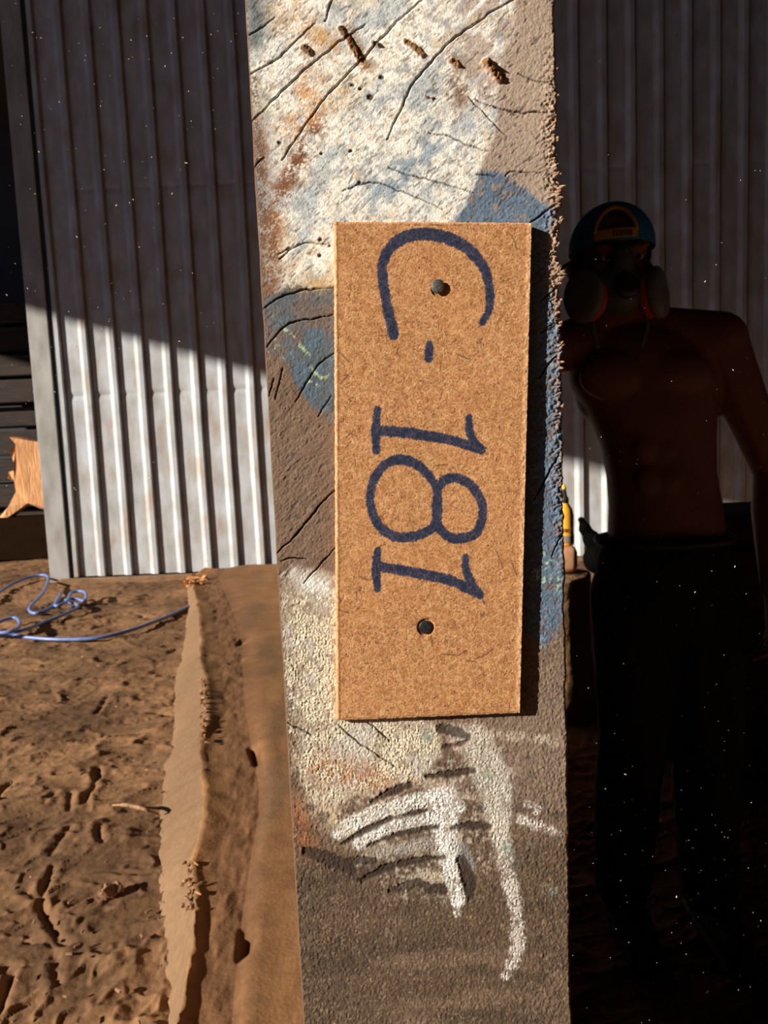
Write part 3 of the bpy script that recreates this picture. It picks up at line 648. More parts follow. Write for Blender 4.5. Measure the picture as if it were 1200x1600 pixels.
    c = at(684, 448.5, yf); r = 10.5 * yf / FPX
    MB().lathe([(r * 0.35, -0.004), (r * 0.35, -0.0002), (r * 0.9, 0.0003), (r, 0.0007), (r, 0.0012), (r * 0.8, 0.0015), (r * 0.3, 0.0016)], c, 28, 'Y').build('nail', nm, root, True)
    c = at(665.5, 980.5, yf); r = 11.0 * yf / FPX
    o = MB().lathe([(r * 0.35, -0.004), (r * 0.35, -0.0008), (r * 0.94, -0.0005), (r, -0.0003), (r * 0.97, -0.0001), (r * 0.85, 0.0), (r * 0.3, 0.0)], c, 28, 'Y').build('nail', nm2, root, True)
build_tag()

# ---------------------------------------------------------------- dusty slab lying on the soil
def build_lying():
    base = [(293, 918), (294, 950), (288, 1000), (276, 1060), (268, 1120), (260, 1200), (250, 1280), (246, 1380), (250, 1450), (262, 1530), (262, 1610), (250, 1750)]
    ridge = [(299, 903), (309, 950), (315, 1000), (321, 1060), (319, 1150), (321, 1250), (316, 1300), (300, 1345), (306, 1420), (298, 1500), (285, 1600), (270, 1750)]
    step = [(340, 900), (368, 960), (377, 1005), (380, 1060), (384, 1110), (396, 1175), (405, 1225), (404, 1270), (388, 1360), (378, 1430), (366, 1540), (356, 1700)]
    N = 420
    def curve(pts, z):
        W = np.array([atz(q[0], q[1], z) for q in pts]); yy = W[:, 1]; o = np.argsort(yy); return yy[o], W[o, 0]
    yb, xb = curve(base, 0.0); yr, xr = curve(ridge, 0.105); ys_, xs_ = curve(step, 0.10)
    far = WALL_Y - 0.16
    near = 1.12; yy = near * (far / near) ** np.linspace(0, 1, N)
    cols = 120; V = np.zeros((N, cols, 3)); t = np.linspace(0, 1, cols)
    XB = np.interp(yy, yb, xb); XR = np.interp(yy, yr, xr); XS = np.interp(yy, ys_, xs_); XE = np.interp(yy, [1.0, 2.7, 3.3, 6.6], [-0.085, -0.085, 0.05, -0.2])
    XB = np.minimum(XB, XR - 0.02); XS = np.maximum(XS, XR + 0.05)
    # the far left corner is broken off beyond the ridge's end
    yend = atz(299, 903, 0.105)[1]
    k = sst(yend - 0.02, yend + 0.03, yy); XR = XR * (1 - k) + (XS - 0.02) * k * 0 + XR * k
    kn = [(0.0, 0), (0.26, 1), (0.30, 1.4), (0.58, 2), (0.63, 2.4), (0.985, 3), (1.0, 4)]
    px_, = [np.interp(t, [a for a, b in kn], [b for a, b in kn])]
    for j in range(cols):
        q = px_[j]
        if q <= 1: X = XB + (XR - XB) * q; Z = 0.105 * q ** 0.8 - 0.015 * (1 - q)
        elif q <= 2: X = XR + (XS - XR) * (q - 1); Z = np.full(N, 0.105 - 0.016 * math.sin(min(1, (q - 1) * 2.0) * math.pi / 2))
        elif q <= 3: X = XS + (XE - XS) * (q - 2); Z = np.full(N, 0.089 + 0.020 * min(1, (q - 2) / 0.10))
        else: X = XE.copy(); Z = np.full(N, 0.109 * (4 - q))
        V[:, j, 0] = X; V[:, j, 1] = yy; V[:, j, 2] = Z
    X, Y = V[..., 0], V[..., 1]; Q = np.tile(px_, (N, 1))
    V[..., 0] += (0.016 * fbm(Y * 4.5, Y * 0 + 2, 691, 3) + 0.008 * fbm(Y * 22, Q * 1.5, 693, 3)) * sst(1.9, 1.1, Q)
    side = sst(1.02, 0.95, Q); stepm = sst(1.2, 1.45, Q) * sst(2.35, 2.0, Q)
    lump = sst(-0.05, 0.4, fbm(X * 9, Y * 4.0, 711, 3)) * np.exp(-((Q - 1.15) / 0.30) ** 2)
    V[..., 2] += 0.006 * fbm(X * 6, Y * 2, 701, 4) * (1 - side) + 0.004 * fbm(X * 26, Y * 13, 705, 3) * (0.3 + stepm) * (Q < 3) - 0.006 * lump * (Q < 3) + 0.004 * fbm(X * 5, Y * 3, 721, 3) * side
    for (cx, cy), (dx, dy), dp in (((383, 1448), (378, 1490), 0.022), ((388, 1462), (384, 1480), 0.02), ((392, 1165), (402, 1190), 0.025), ((372, 1005), (384, 985), .02), ((360, 1032), (376, 1028), .018)):
        a_ = atz(cx, cy, .1); b_ = atz(dx, dy, .1); d = pdist(X, Y, [(a_[0], a_[1]), (b_[0], b_[1])]); V[..., 2] -= dp * np.exp(-(d / 0.011) ** 2)
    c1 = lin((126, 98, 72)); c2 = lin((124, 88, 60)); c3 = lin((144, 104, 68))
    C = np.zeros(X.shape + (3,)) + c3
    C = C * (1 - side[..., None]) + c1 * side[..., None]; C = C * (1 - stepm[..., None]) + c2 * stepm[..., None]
    gr = fbm(X * 22, Y * 1.2, 731, 4); C *= (1 + 0.22 * gr * (Q > 2) + 0.18 * fbm(X * 5, Y * 3, 741, 4) + 0.18 * fbm(X * 40, Y * 22, 751, 3) * (1 - side))[..., None]
    dk = sst(0.05, 0.4, fbm(X * 7, Y * 1.6, 761, 3)) * (Q > 2.05); C = C * (1 - 0.45 * dk[..., None]) + lin((96, 78, 60)) * 0.45 * dk[..., None]
    orange = 0.7 * np.exp(-((Q - 1.05) / 0.08) ** 2) * sst(0.1, 0.5, fbm(X * 14, Y * 9, 771, 3)); orange = np.maximum(orange, np.exp(-((Q - 1.1) / 0.25) ** 2) * sst(yend - 0.35, yend - 0.05, Y))
    C = C * (1 - 0.7 * orange[..., None]) + lin((206, 148, 92)) * 0.7 * orange[..., None]
    # far end closed
    root = empty('lying_slab', (-0.6, 3.0, 0.0))
    tag(root, 'dust-covered broad wooden slab lying on the soil left of the upright slab', 'wood slab')
    mt = mat('dusty_wood', (1, 1, 1), attr='Col', attr_noise=0.15, scale=60, rough=0.95, spec=0.1, bump=0.0015, bscale=120)
    mk('slab_top', V.reshape(-1, 3), gridfaces(N, cols, True)[:, ::-1].copy(), mt, root, True, C.reshape(-1, 3))
    # torn corner of fresh wood
    s = MB(); c = atz(302, 907, 0.10)
    for i in range(46):
        a_ = random.uniform(-2.9, 0.2); p = c + np.array([random.uniform(-0.05, 0.07), random.uniform(-0.12, 0.14), random.uniform(-0.03, 0.012)])
        q = p + np.array([math.cos(a_) * 0.05, math.sin(a_) * 0.07, random.uniform(-0.01, 0.04)]) * random.uniform(0.4, 1.2)
        s.tube([p, (p + q) / 2 + np.array([0, 0, 0.006]), q], [0.010, 0.009, 0.002], n=5)
    f = MB()
    for i in range(75):
        if i < 55: p = atz(random.uniform(313, 323), random.uniform(1060, 1160), 0.105)
        else: p = atz(random.uniform(282, 308), random.uniform(1345, 1425), 0.098)
        q = p + np.array([random.uniform(-0.02, 0.035), random.uniform(-0.03, 0.03), random.uniform(-0.004, 0.006)]) * (0.6 if i < 55 else 0.7)
        f.tube([p, (p + q) / 2 + np.array([0, 0, 0.003]), q], [0.005, 0.0045, 0.0015], n=5)
    f = f.build('ridge_fibres', mat('ridge_fibre', lin((196, 142, 92)), lin((96, 66, 44)), rough=0.95, scale=25), root); tag(f, 'torn fibres along the broken ridge', kind='stuff')
    o = s.build('torn_corner', mat('fresh_torn_wood', lin((226, 166, 106)), lin((176, 118, 70)), rough=0.9, scale=60), root); tag(o, 'orange torn wood at the broken far corner', kind='stuff')
build_lying()

# ---------------------------------------------------------------- blue hose on the soil
def build_hose():
    mt = mat('blue_hose', lin((120, 140, 190)), lin((92, 112, 168)), rough=0.4, scale=30)
    def g(pts, zs=0.012):
        out = []
        for i, q in enumerate(pts): out.append(atz(q[0], q[1], zs + (q[2] if len(q) > 2 else 0)))
        return [tuple(p) for p in crom(out, 8)]
    allp = g([(-60, 960), (-20, 940), (10, 918), (45, 902, .02), (74, 900, .03), (68, 925, .03), (46, 950, .02), (58, 958, .02), (85, 945, .03), (95, 928, .04), (86, 946, .04), (104, 940, .05), (112, 926, .05), (132, 925, .05), (133, 938, .04), (118, 936, .04), (102, 938, .03), (122, 947, .03), (100, 960, .02), (70, 972, .01), (30, 986, .02), (-20, 990, .03), (-10, 976, .04), (22, 965, .05), (31, 975, .05), (20, 986, .05), (-8, 990, .04), (-10, 995, .02), (20, 992, .01), (45, 996), (90, 999), (150, 997), (200, 986), (250, 968), (300, 946)])
    o = MB().tube(allp, 0.0115, n=8).build('hose', mt, None, True)
    tag(o, 'thin blue hose tangled in loops on the soil by the wall', 'hose')
build_hose()

# ---------------------------------------------------------------- timber beyond the opening at the left
def build_store():
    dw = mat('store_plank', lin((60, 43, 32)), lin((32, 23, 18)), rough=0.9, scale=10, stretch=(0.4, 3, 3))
    words = ['lowest', 'second lowest', 'third lowest', 'fourth lowest', 'middle', 'fourth from top', 'third from top', 'second from top', 'topmost']
    z = 0.0
    hs = [0.38, 0.36, 0.34, 0.40, 0.32, 0.36, 0.34, 0.38, 0.34]
    Y0 = 10.2
    for i, h in enumerate(hs):
        ins = random.uniform(-0.12, 0.12)
        m_ = MB().box((-8.6, Y0 + 0.1 + ins, z + 0.03), (-3.1 + random.uniform(-.3, .2), Y0 + 0.9 + ins, z + h - 0.02), bev=0.02)
        m_.box((-7.5, Y0 + 0.2, z - 0.005), (-7.4, Y0 + 0.8, z + 0.04)).box((-4.4, Y0 + 0.2, z - 0.005), (-4.3, Y0 + 0.8, z + 0.04))
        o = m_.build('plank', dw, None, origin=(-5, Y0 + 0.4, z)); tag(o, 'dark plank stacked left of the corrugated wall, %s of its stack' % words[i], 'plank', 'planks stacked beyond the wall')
        z += h
    # broken sunlit slab leaning in front of the stack
    dep = 8.1
    out = [(-8, 812), (0, 806), (14, 792), (24, 768), (22, 752), (13, 748), (12, 738), (22, 735), (22, 722), (18, 716), (17, 704), (24, 694), (14, 683), (30, 684), (52, 690), (100, 692), (100, 800), (62, 795), (44, 786), (28, 798), (12, 810), (2, 816)]
    pts = [at(q[0], q[1], dep) for q in out]; n = len(pts); V = []
    for dy in (0.0, 0.13):
        for i, p in enumerate(pts): V.append((p[0], dep + dy + 0.02 * math.sin(i * 2.3), p[2]))
    Fc = [tuple(range(n)), tuple(range(n, 2 * n))[::-1]] + [(i, i + n, (i + 1) % n + n, (i + 1) % n) for i in range(n)]
    fw = mat('fresh_split_wood', lin((232, 170, 112)), lin((190, 128, 78)), rough=0.85, scale=9, stretch=(5, 2, 0.6), bump=0.01, bscale=14)
    root = empty('broken_slab', (pts[10][0], dep, 0.0)); tag(root, 'jagged sunlit orange piece of split wood left of the steel post', 'wood slab')
    mk('split_wood', V, Fc, fw, root, False)
    a_ = at(-8, 812, dep); b_ = at(100, 800, dep)
    MB().box((a_[0] - 0.4, dep - 0.02, 0.0), (b_[0], dep + 0.16, a_[2] + 0.02)).build('gap_shade', mat('gap_shade_dark', (0.020, 0.010, 0.005), rough=1.0, scale=8, spec=0.0), root)  # near-black box stands in for the shadowed gap below the split wood
build_store()

# ---------------------------------------------------------------- things behind the upright slab, right
def build_right():
    bark = mat('stump_bark', lin((164, 122, 80)), lin((120, 86, 56)), rough=0.95, scale=14, bump=0.01, bscale=18)
    # stump
    cx, cy, hz = 0.56, 3.10, 0.585
    s = MB(); V = []; n = 48; Fc = []
    for i, (rr_, z_) in enumerate(((0.34, 0), (0.315, 0.1), (0.30, 0.3), (0.298, 0.5), (0.295, hz - 0.01), (0.285, hz), (0.01, hz + 0.003))):
        for k in range(n):
            a_ = 2 * math.pi * k / n; q = rr_ * (1 + (0.03 * math.sin(5 * a_ + 1) + 0.02 * math.sin(11 * a_)) * (i < 6)); V.append((cx + q * math.cos(a_), cy + q * math.sin(a_) * 0.7, z_))
    for i in range(6):
        for k in range(n): a_ = i * n + k; b_ = i * n + (k + 1) % n; Fc.append((a_, b_, b_ + n, a_ + n))
    o = mk('stump', V, Fc, bark, None, True, origin=(cx, cy, 0)); tag(o, 'brown wooden stump standing behind the upright slab', 'stump')
    # tan rounded block
    bx = at(880, 880, 3.1)[0]; z1 = hz + 0.003; z2 = at(890, 851, 3.1)[2]
    blk = MB().box((bx - 0.10, 3.04, z1), (at(903, 880, 3.06)[0], 3.20, z2), bev=0.028).build('block', mat('tan_block', lin((206, 150, 108)), lin((184, 130, 92)), rough=0.8, scale=20), None, True, origin=(bx, 3.1, z1))
    tag(blk, 'small tan wooden block with rounded corners on the stump', 'block')
    # squeeze bottle
    bc = at(882.5, 850, 3.1); zt = at(882, 757, 3.1)[2]; hb = zt - z2; r = 0.038
    root = empty('squeeze_bottle', (bc[0], 3.1, z2)); tag(root, 'yellow squeeze bottle with a dark nozzle standing on the tan block', 'bottle')
    yel = mat('yellow_plastic', lin((246, 178, 60)), lin((232, 158, 44)), rough=0.45, scale=20)
    MB().lathe([(r * 0.9, 0), (r, 0.006), (r, hb * 0.18), (r * 0.97, hb * 0.2), (r, hb * 0.5), (r * 0.85, hb * 0.60), (r * 0.45, hb * 0.70), (r * 0.42, hb * 0.73)], (bc[0], 3.1, z2), 24).build('bottle_body', yel, root, True)
    MB().lathe([(r * 1.012, hb * 0.05), (r * 1.014, hb * 0.06), (r * 1.014, hb * 0.16), (r * 1.012, hb * 0.17)], (bc[0], 3.1, z2), 24).build('grey_band', mat('grey_print', lin((150, 130, 104)), rough=0.6), root, True)
    for k in range(7):
        a_ = math.radians(-140 + k * 14); p = np.array([bc[0] + r * 1.005 * math.cos(a_), 3.1 + r * 1.005 * math.sin(a_), z2 + hb * 0.24])
        MB().box(p - 0.0022, p + np.array([0.0022, 0.0022, 0.012])).build('print_mark', mat('brown_print', lin((130, 80, 20)), rough=0.7), root) 
    MB().lathe([(r * 0.50, hb * 0.70), (r * 0.50, hb * 0.78), (r * 0.36, hb * 0.80), (r * 0.22, hb * 0.93)], (bc[0], 3.1, z2), 20).build('nozzle', mat('dark_nozzle', (0.03, 0.025, 0.02), rough=0.5), root, True)
    MB().lathe([(r * 0.24, hb * 0.92), (r * 0.26, hb * 0.94), (r * 0.18, hb * 1.0)], (bc[0], 3.1, z2), 16).build('nozzle_tip', yel, root, True)
    # dark bundle slumped beside the bottle
    blk_m = mat('black_cloth', (0.004, 0.0035, 0.003), (0.002, 0.002, 0.002), spec=0.0, rough=1.0, scale=12, bump=0.008, bscale=16)
    s = MB(); 
    for px_, py_, rr_ in ((908, 812, .016), (914, 826, .028), (924, 842, .038), (934, 855, .045), (926, 872, .042), (938, 880, .05)):
        p = at(px_, py_, 3.03); s.ball(p, rr_, nu=14, nv=10)
    p = at(930, 885, 3.03); s.ball((p[0], 3.03, hz + 0.062), (0.05, 0.05, 0.056), nu=14, nv=10)
    o = s.remesh('black_bundle', blk_m, None, 0.008, 6); tag(o, 'black cloth bundle slumped beside the yellow bottle', 'bundle')
    # stack of dark boards behind the man
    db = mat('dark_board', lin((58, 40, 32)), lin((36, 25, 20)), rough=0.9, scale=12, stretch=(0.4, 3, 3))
    names = ['lowest', 'second lowest', 'third lowest', 'fourth lowest', 'fourth from the top', 'third from the top', 'second from the top', 'topmost']
    z = 0.0
    for i, nm in enumerate(names):
        h = 0.112; ins = random.uniform(-0.03, 0.03); sh = random.uniform(-0.05, 0.05)
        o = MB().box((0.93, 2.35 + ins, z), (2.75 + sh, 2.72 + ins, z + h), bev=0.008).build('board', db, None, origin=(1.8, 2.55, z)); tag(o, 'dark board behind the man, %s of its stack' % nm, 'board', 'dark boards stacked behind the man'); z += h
build_right()

# ---------------------------------------------------------------- the man
def build_man():
    D = 1.62
    def P(px, py, d=0.0): return at(px, py, D + d)
    root = empty('person', (at(1030, 900, D)[0], D, 0.0))
    tag(root, 'shirtless person in a backward blue cap, respirator and dark trousers standing behind the slab', 'person')
    skin = mat('skin', lin((134, 86, 70)), lin((116, 72, 58)), rough=0.6, scale=12, spec=0.35)
    zf = lambda p, z: np.array([p[0], p[1], z])
    hd = P(955, 415); 
    tilt = Matrix.Rotation(math.radians(-3), 3, 'Y')
    s = MB()
    # head: skull, face, jaw, nose, brow, ears
    s.ball(hd + np.array([0.0, 0.015, 0.035]), (0.076, 0.094, 0.088), tilt, 24, 16)
    s.ball(hd + np.array([0.0, -0.012, -0.015]), (0.066, 0.075, 0.095), tilt, 24, 16)
    s.ball(hd + np.array([0.002, -0.025, -0.075]), (0.048, 0.052, 0.045), tilt, 20, 12)
    s.ball(hd + np.array([-0.001, -0.088, -0.022]), (0.013, 0.020, 0.028), tilt); s.ball(hd + np.array([-0.001, -0.097, -0.040]), (0.016, 0.014, 0.012), tilt)
    for e in (-1, 1):
        s.ball(hd + np.array([e * 0.030, -0.074, 0.022]), (0.028, 0.012, 0.010), tilt)     # brow
        s.ball(hd + np.array([e * 0.043, -0.060, -0.022]), (0.024, 0.022, 0.022), tilt)    # cheek
        s.ball(hd + np.array([e * 0.078, 0.012, -0.012]), (0.010, 0.022, 0.034), tilt)     # ear
    nk = P(985, 520, 0.05)
    s.limb([hd + np.array([0.004, 0.03, -0.05]), nk], [0.056, 0.062])
    shR = P(905, 538, 0.02); shL = P(1122, 532, 0.00)          # shoulder joints: toward the slab / at the image right
    ch = P(1010, 590, 0.03); wa = P(1030, 760, 0.02); hp = P(1038, 880, 0.02)
    s.limb([nk, (nk + shL) / 2 + np.array([0, 0, 0.012]), shL], [0.060, 0.050, 0.062]); s.limb([nk, (nk + shR) / 2 + np.array([0, 0, 0.012]), shR], [0.060, 0.050, 0.060])
    # trunk: one loft of soft oval sections from the collar to the hips
    sec = [(985, 512, .050, .050), (990, 530, .115, .070), (998, 560, .158, .094), (1006, 600, .158, .106), (1016, 640, .138, .106), (1026, 690, .122, .100), (1032, 740, .115, .096), (1038, 790, .119, .098), (1041, 840, .126, .102), (1040, 900, .132, .102), (1040, 960, .128, .100), (1040, 990, .09, .07)]
    V = []; Fc = []; n = 40
    for i, (qx, qy, hw, hdp) in enumerate(sec):
        c = P(qx, qy, 0.03)
        for k in range(n):
            a_ = 2 * math.pi * k / n; ca, sa = math.cos(a_), math.sin(a_); e_ = 0.85
            V.append((c[0] + hw * math.copysign(abs(ca) ** e_, ca), c[1] + hdp * math.copysign(abs(sa) ** e_, sa), c[2]))
    for i in range(len(sec) - 1):
        for k in range(n): a_ = i * n + k; b_ = i * n + (k + 1) % n; Fc.append((a_, a_ + n, b_ + n, b_))
    Fc.append(tuple(range(n))); Fc.append(tuple(range((len(sec) - 1) * n, len(sec) * n))[::-1]); s.add(V, Fc)
    for q in ((958, 588), (1056, 586)): s.ball(P(q[0], q[1], -0.050), (0.072, 0.034, 0.050), None, 18, 12)   # chest
    for q in ((1008, 700), (1042, 700), (1012, 750), (1046, 750)): s.ball(P(q[0], q[1], -0.056), (0.027, 0.017, 0.032))
    s.ball(P(1100, 600, 0.06), (0.045, 0.07, 0.09)); s.ball(P(925, 600, 0.06), (0.04, 0.07, 0.08))
    # left arm hanging
    elL = P(1205, 735, 0.03); wrL = P(1208, 915, -0.06)
    s.limb([shL, shL * 0.6 + elL * 0.4, elL], [0.060, 0.052, 0.040]); s.limb([elL, elL * 0.65 + wrL * 0.35, wrL], [0.040, 0.043, 0.027])
    def hand(w, fwd, palm_n, up_thumb, curl):
        f = np.array(fwd) / np.linalg.norm(fwd); nrm = np.array(palm_n) / np.linalg.norm(palm_n); sd = np.cross(f, nrm)
        pc = w + f * 0.045
        for a_ in (-0.026, -0.009, 0.009, 0.026): s.limb([w + sd * a_ * 0.5, w + f * 0.085 + sd * a_], [0.016, 0.0125])
        for a_, L_ in ((-0.029, 0.060), (-0.010, 0.078), (0.010, 0.086), (0.029, 0.078)):
            b = w + f * 0.088 + sd * a_; k1 = b + (f * math.cos(curl * .6) + nrm * math.sin(curl * .6)) * L_ * 0.45; k2 = k1 + (f * math.cos(curl * 1.5) + nrm * math.sin(curl * 1.5)) * L_ * 0.33; k3 = k2 + (f * math.cos(curl * 2.3) + nrm * math.sin(curl * 2.3)) * L_ * 0.25
            s.limb([b, k1, k2, k3], [0.0098, 0.009, 0.0083, 0.0072])
        t0 = w + f * 0.022 + sd * 0.024 * up_thumb; t1 = t0 + (f * 0.7 + sd * up_thumb * 0.7 + nrm * 0.25) * 0.042; t2 = t1 + (f * 0.9 + sd * up_thumb * 0.25 + nrm * 0.3) * 0.034
        s.limb([t0, t1, t2], [0.015, 0.0105, 0.0085])
    hand(wrL, (0.02, -0.12, -1.0), (-1.0, 0.1, 0.0), -1, 0.45)
    # right arm reaching to the side of the slab
    xr = at(880, 800, SLAB_Y)[0]
    elR = np.array([shR[0] - 0.20, shR[1] - 0.13, shR[2] - 0.035]); wrR = np.array([xr + 0.055, 1.30, shR[2] + 0.02])
    s.limb([shR, shR * 0.6 + elR * 0.4, elR], [0.058, 0.050, 0.040]); s.limb([elR, elR * 0.65 + wrR * 0.35, wrR], [0.040, 0.041, 0.027])
    hand(wrR + np.array([-0.018, 0, 0]), (-0.08, -0.75, 0.65), (-1.0, 0.0, -0.1), 1, 0.10)
    # legs
    hipL = P(1085, 930, 0.03); hipR = P(992, 930, 0.03); anL = zf(P(1110, 1400, 0.05), 0.09); anR = zf(P(975, 1400, 0.08), 0.09)
    knL = (hipL + anL) / 2 + np.array([0, -0.03, 0.03]); knR = (hipR + anR) / 2 + np.array([0, -0.03, 0.03])
    for h_, k_, a_ in ((hipL, knL, anL), (hipR, knR, anR)):
        s.limb([h_, k_, k_ * 0.7 + a_ * 0.3 + np.array([0, 0.02, 0]), a_], [0.085, 0.058, 0.055, 0.040])
        s.limb([a_ + np.array([0, 0.03, -0.045]), a_ + np.array([0, -0.12, -0.055])], [0.036, 0.028])
    body = s.remesh('body', skin, root, 0.0052, 7)
    # trousers
    cl = mat('black_trousers', (0.010, 0.010, 0.011), (0.006, 0.006, 0.007), rough=0.9, scale=60, bump=0.003, bscale=40)
    t = MB(); t.ball(hp + np.array([0, 0, 0.0]), (0.152, 0.118, 0.10), None, 24, 16); t.ball(hp + np.array([0, 0, -0.06]), (0.160, 0.125, 0.11), None, 24, 16)
    for h_, k_, a_ in ((hipL, knL, anL), (hipR, knR, anR)):
        t.limb([h_, k_, k_ * 0.7 + a_ * 0.3 + np.array([0, 0.02, 0]), a_ + np.array([0, 0.01, 0.0])], [0.103, 0.080, 0.078, 0.068])
    ztop = P(1038, 832)[2]
    def cut(V):
        V = V.copy(); V[:, 2] = np.minimum(V[:, 2], ztop); n_ = 0.006 * fbm(V[:, 0] * 25 + V[:, 1] * 9, V[:, 2] * 14, 900, 3); V[:, 1] += n_; return V
    t.remesh('trousers', cl, root, 0.009, 6, cut)
    bl = MB(); ring = []
    for k in range(41):
        a_ = 2 * math.pi * k / 40; ring.append((hp[0] + 0.146 * math.cos(a_), hp[1] + 0.112 * math.sin(a_), ztop - 0.016))
    bl.tube(ring, 0.009, n=8).build('belt', mat('belt_leather', (0.02, 0.014, 0.010), rough=0.6), root, True)
    bt = mat('boot_leather', (0.03, 0.02, 0.014), rough=0.7, scale=30)
    for a_ in (anL, anR):
        b_ = MB(); b_.limb([a_ + np.array([0, 0.01, 0.05]), a_ + np.array([0, 0.02, -0.03])], [0.054, 0.052]); b_.limb([a_ + np.array([0, 0.03, -0.045]), a_ + np.array([0.0, -0.07, -0.05]), a_ + np.array([0.0, -0.15, -0.055])], [0.044, 0.042, 0.034]); b_.box(a_ + np.array([-0.045, -0.19, -0.09]), a_ + np.array([0.045, 0.08, -0.07]), bev=0.008)
        b_.remesh('boot', bt, root, 0.006, 4)
    # eyes, brows
    wht = mat('eye_white', (0.5, 0.48, 0.45), rough=0.3); dk = mat('dark_hair', (0.012, 0.009, 0.007), rough=0.8)
    for e in (-1, 1):
        c = hd + np.array([e * 0.031, -0.071, 0.001]); o = MB().ball(c, (0.0125, 0.009, 0.0085)).build('eye', wht, root, True)
        MB().ball(c + np.array([0.0, -0.0068, -0.001]), (0.0058, 0.0032, 0.0058)).build('iris', mat('iris', (0.015, 0.01, 0.007), rough=0.2), o, True)
        c = hd + np.array([e * 0.031, -0.083, 0.0245]); b_ = MB()
        b_.tube([c + np.array([-e * 0.020, 0.000, -0.003]), c + np.array([0, -0.002, 0.002]), c + np.array([e * 0.022, 0.012, -0.002])], [0.004, 0.005, 0.003], n=8).build('eyebrow', dk, root, True)
    s2 = MB()
    for e in (-1, 1): s2.ball(hd + np.array([e * 0.074, 0.0, 0.022]), (0.006, 0.030, 0.035))
    s2.ball(hd + np.array([0, 0.062, -0.005]), (0.070, 0.055, 0.055)); s2.remesh('hair', dk, root, 0.005, 3)
    # cap worn backwards: dome with the opening over the forehead
    cb = mat('blue_cap', lin((38, 128, 186)), lin((28, 108, 166)), rough=0.8, scale=80)
    ylw = mat('yellow_trim', lin((226, 172, 40)), lin((206, 150, 30)), rough=0.7, scale=60)
    capc = hd + np.array([0.004, 0.012, 0.038]); NU, NV = 96, 34; V = []; ok = {}; idx = {}
    A, B, H_ = 0.087, 0.104, 0.092
    def dome(th, ph, k=1.0): return capc + np.array([A * k * math.cos(ph) * math.sin(th), -B * k * math.cos(ph) * math.cos(th), H_ * k * math.sin(ph)])
    oc = (-0.24, 0.12); ow, oh = 0.46, 0.62            # opening: angular centre and half extents
    def hole(th, ph): return ((th - oc[0]) / ow) ** 2 + ((ph - oc[1]) / oh) ** 2 < 1 and ph > 0.10
    for sh in (1.0, 0.965):
        for j in range(NV + 1):
            for i in range(NU):
                th = -math.pi + 2 * math.pi * i / NU; ph = -0.08 + (math.pi / 2 + 0.08) * j / NV; V.append(dome(th, ph, sh))
    Fc = []; n1 = NU * (NV + 1)
    for j in range(NV):
        for i in range(NU):
            th = -math.pi + 2 * math.pi * (i + .5) / NU; ph = -0.08 + (math.pi / 2 + 0.08) * (j + .5) / NV
            if hole(th, ph): continue
            a_ = j * NU + i; b_ = j * NU + (i + 1) % NU; Fc.append((a_, b_, b_ + NU, a_ + NU)); Fc.append((n1 + a_ + NU, n1 + b_ + NU, n1 + b_, n1 + a_))
    capo = mk('cap', V, Fc, cb, root, True); tag(capo, 'blue cap worn backwards with a yellow edged opening')
    ar = [dome(oc[0] + ow * 1.02 * math.cos(a_), max(0.09, oc[1] + oh * 1.02 * math.sin(a_)), 1.008) for a_ in np.linspace(0, math.pi, 30)]
    MB().tube(ar, 0.0042, n=8).build('opening_trim', ylw, capo, True)
    V = []; Fc = []
    for i in range(25):
        th = oc[0] + ow * 1.05 * (i / 12 - 1)
        for ph, k in ((-0.03, 1.02), (0.17, 1.02), (0.17, 1.0), (-0.03, 1.0)): V.append(dome(th, ph, k))
    for i in range(24):
        for k in range(4): a_ = i * 4 + k; b_ = i * 4 + (k + 1) % 4; Fc.append((a_, b_, b_ + 4, a_ + 4))
    MB().add(V, Fc).build('strap', ylw, capo)
    # dark stitched lettering on the strap: unreadable small strokes
    s3 = MB()
    for i in range(7):
        th = oc[0] + ow * (-0.15 + 0.14 * i); s3.tube([dome(th, 0.0, 1.03), dome(th + 0.02, 0.12, 1.03)], 0.0013, n=5)
    s3.build('stitching', mat('dark_thread', (0.05, 0.035, 0.01), rough=0.8), capo)
    # brim at the back of the neck
    V = []; Fc = []
    for i in range(21):
        th = math.pi + (i / 10 - 1) * 0.85
        for k in range(6):
            q = dome(th, -0.05, 1.0); q = q + np.array([math.sin(th), -math.cos(th), -0.35]) * (0.065 * k / 5 * math.cos((i / 10 - 1) * 1.1)); V.append(q)
    for i in range(20):
        for k in range(5): a_ = i * 6 + k; Fc.append((a_, a_ + 1, a_ + 7, a_ + 6))
    o = mk('brim', V, Fc, cb, capo, True); sm = o.modifiers.new('thick', 'SOLIDIFY'); sm.thickness = 0.004
    # respirator
    rb = mat('grey_rubber', (0.13, 0.13, 0.13), (0.09, 0.09, 0.09), rough=0.55, scale=40)
    mc = hd + np.array([-0.006, -0.085, -0.058]); q = MB()
    q.ball(mc + np.array([0, 0.018, 0.0]), (0.056, 0.045, 0.050), None, 24, 16); q.ball(mc + np.array([0, 0.0, 0.040]), (0.024, 0.030, 0.040), None, 20, 14); q.ball(mc + np.array([0, 0.0, -0.022]), (0.042, 0.040, 0.035), None, 20, 14)
    for e in (-1, 1): q.limb([mc + np.array([e * 0.02, 0, 0]), mc + np.array([e * 0.062, 0.005, 0.004])], [0.026, 0.021])
    mask = q.remesh('respirator', rb, root, 0.0045, 5); tag(mask, 'grey half-face respirator with two round filters')
    MB().lathe([(0.024, -0.02), (0.025, 0.018), (0.022, 0.026), (0.010, 0.028)], mc + np.array([0.0, -0.018, -0.008]), 24, 'Y').build('exhale_valve', mat('dark_plastic', (0.02, 0.02, 0.022), rough=0.4), mask, True)
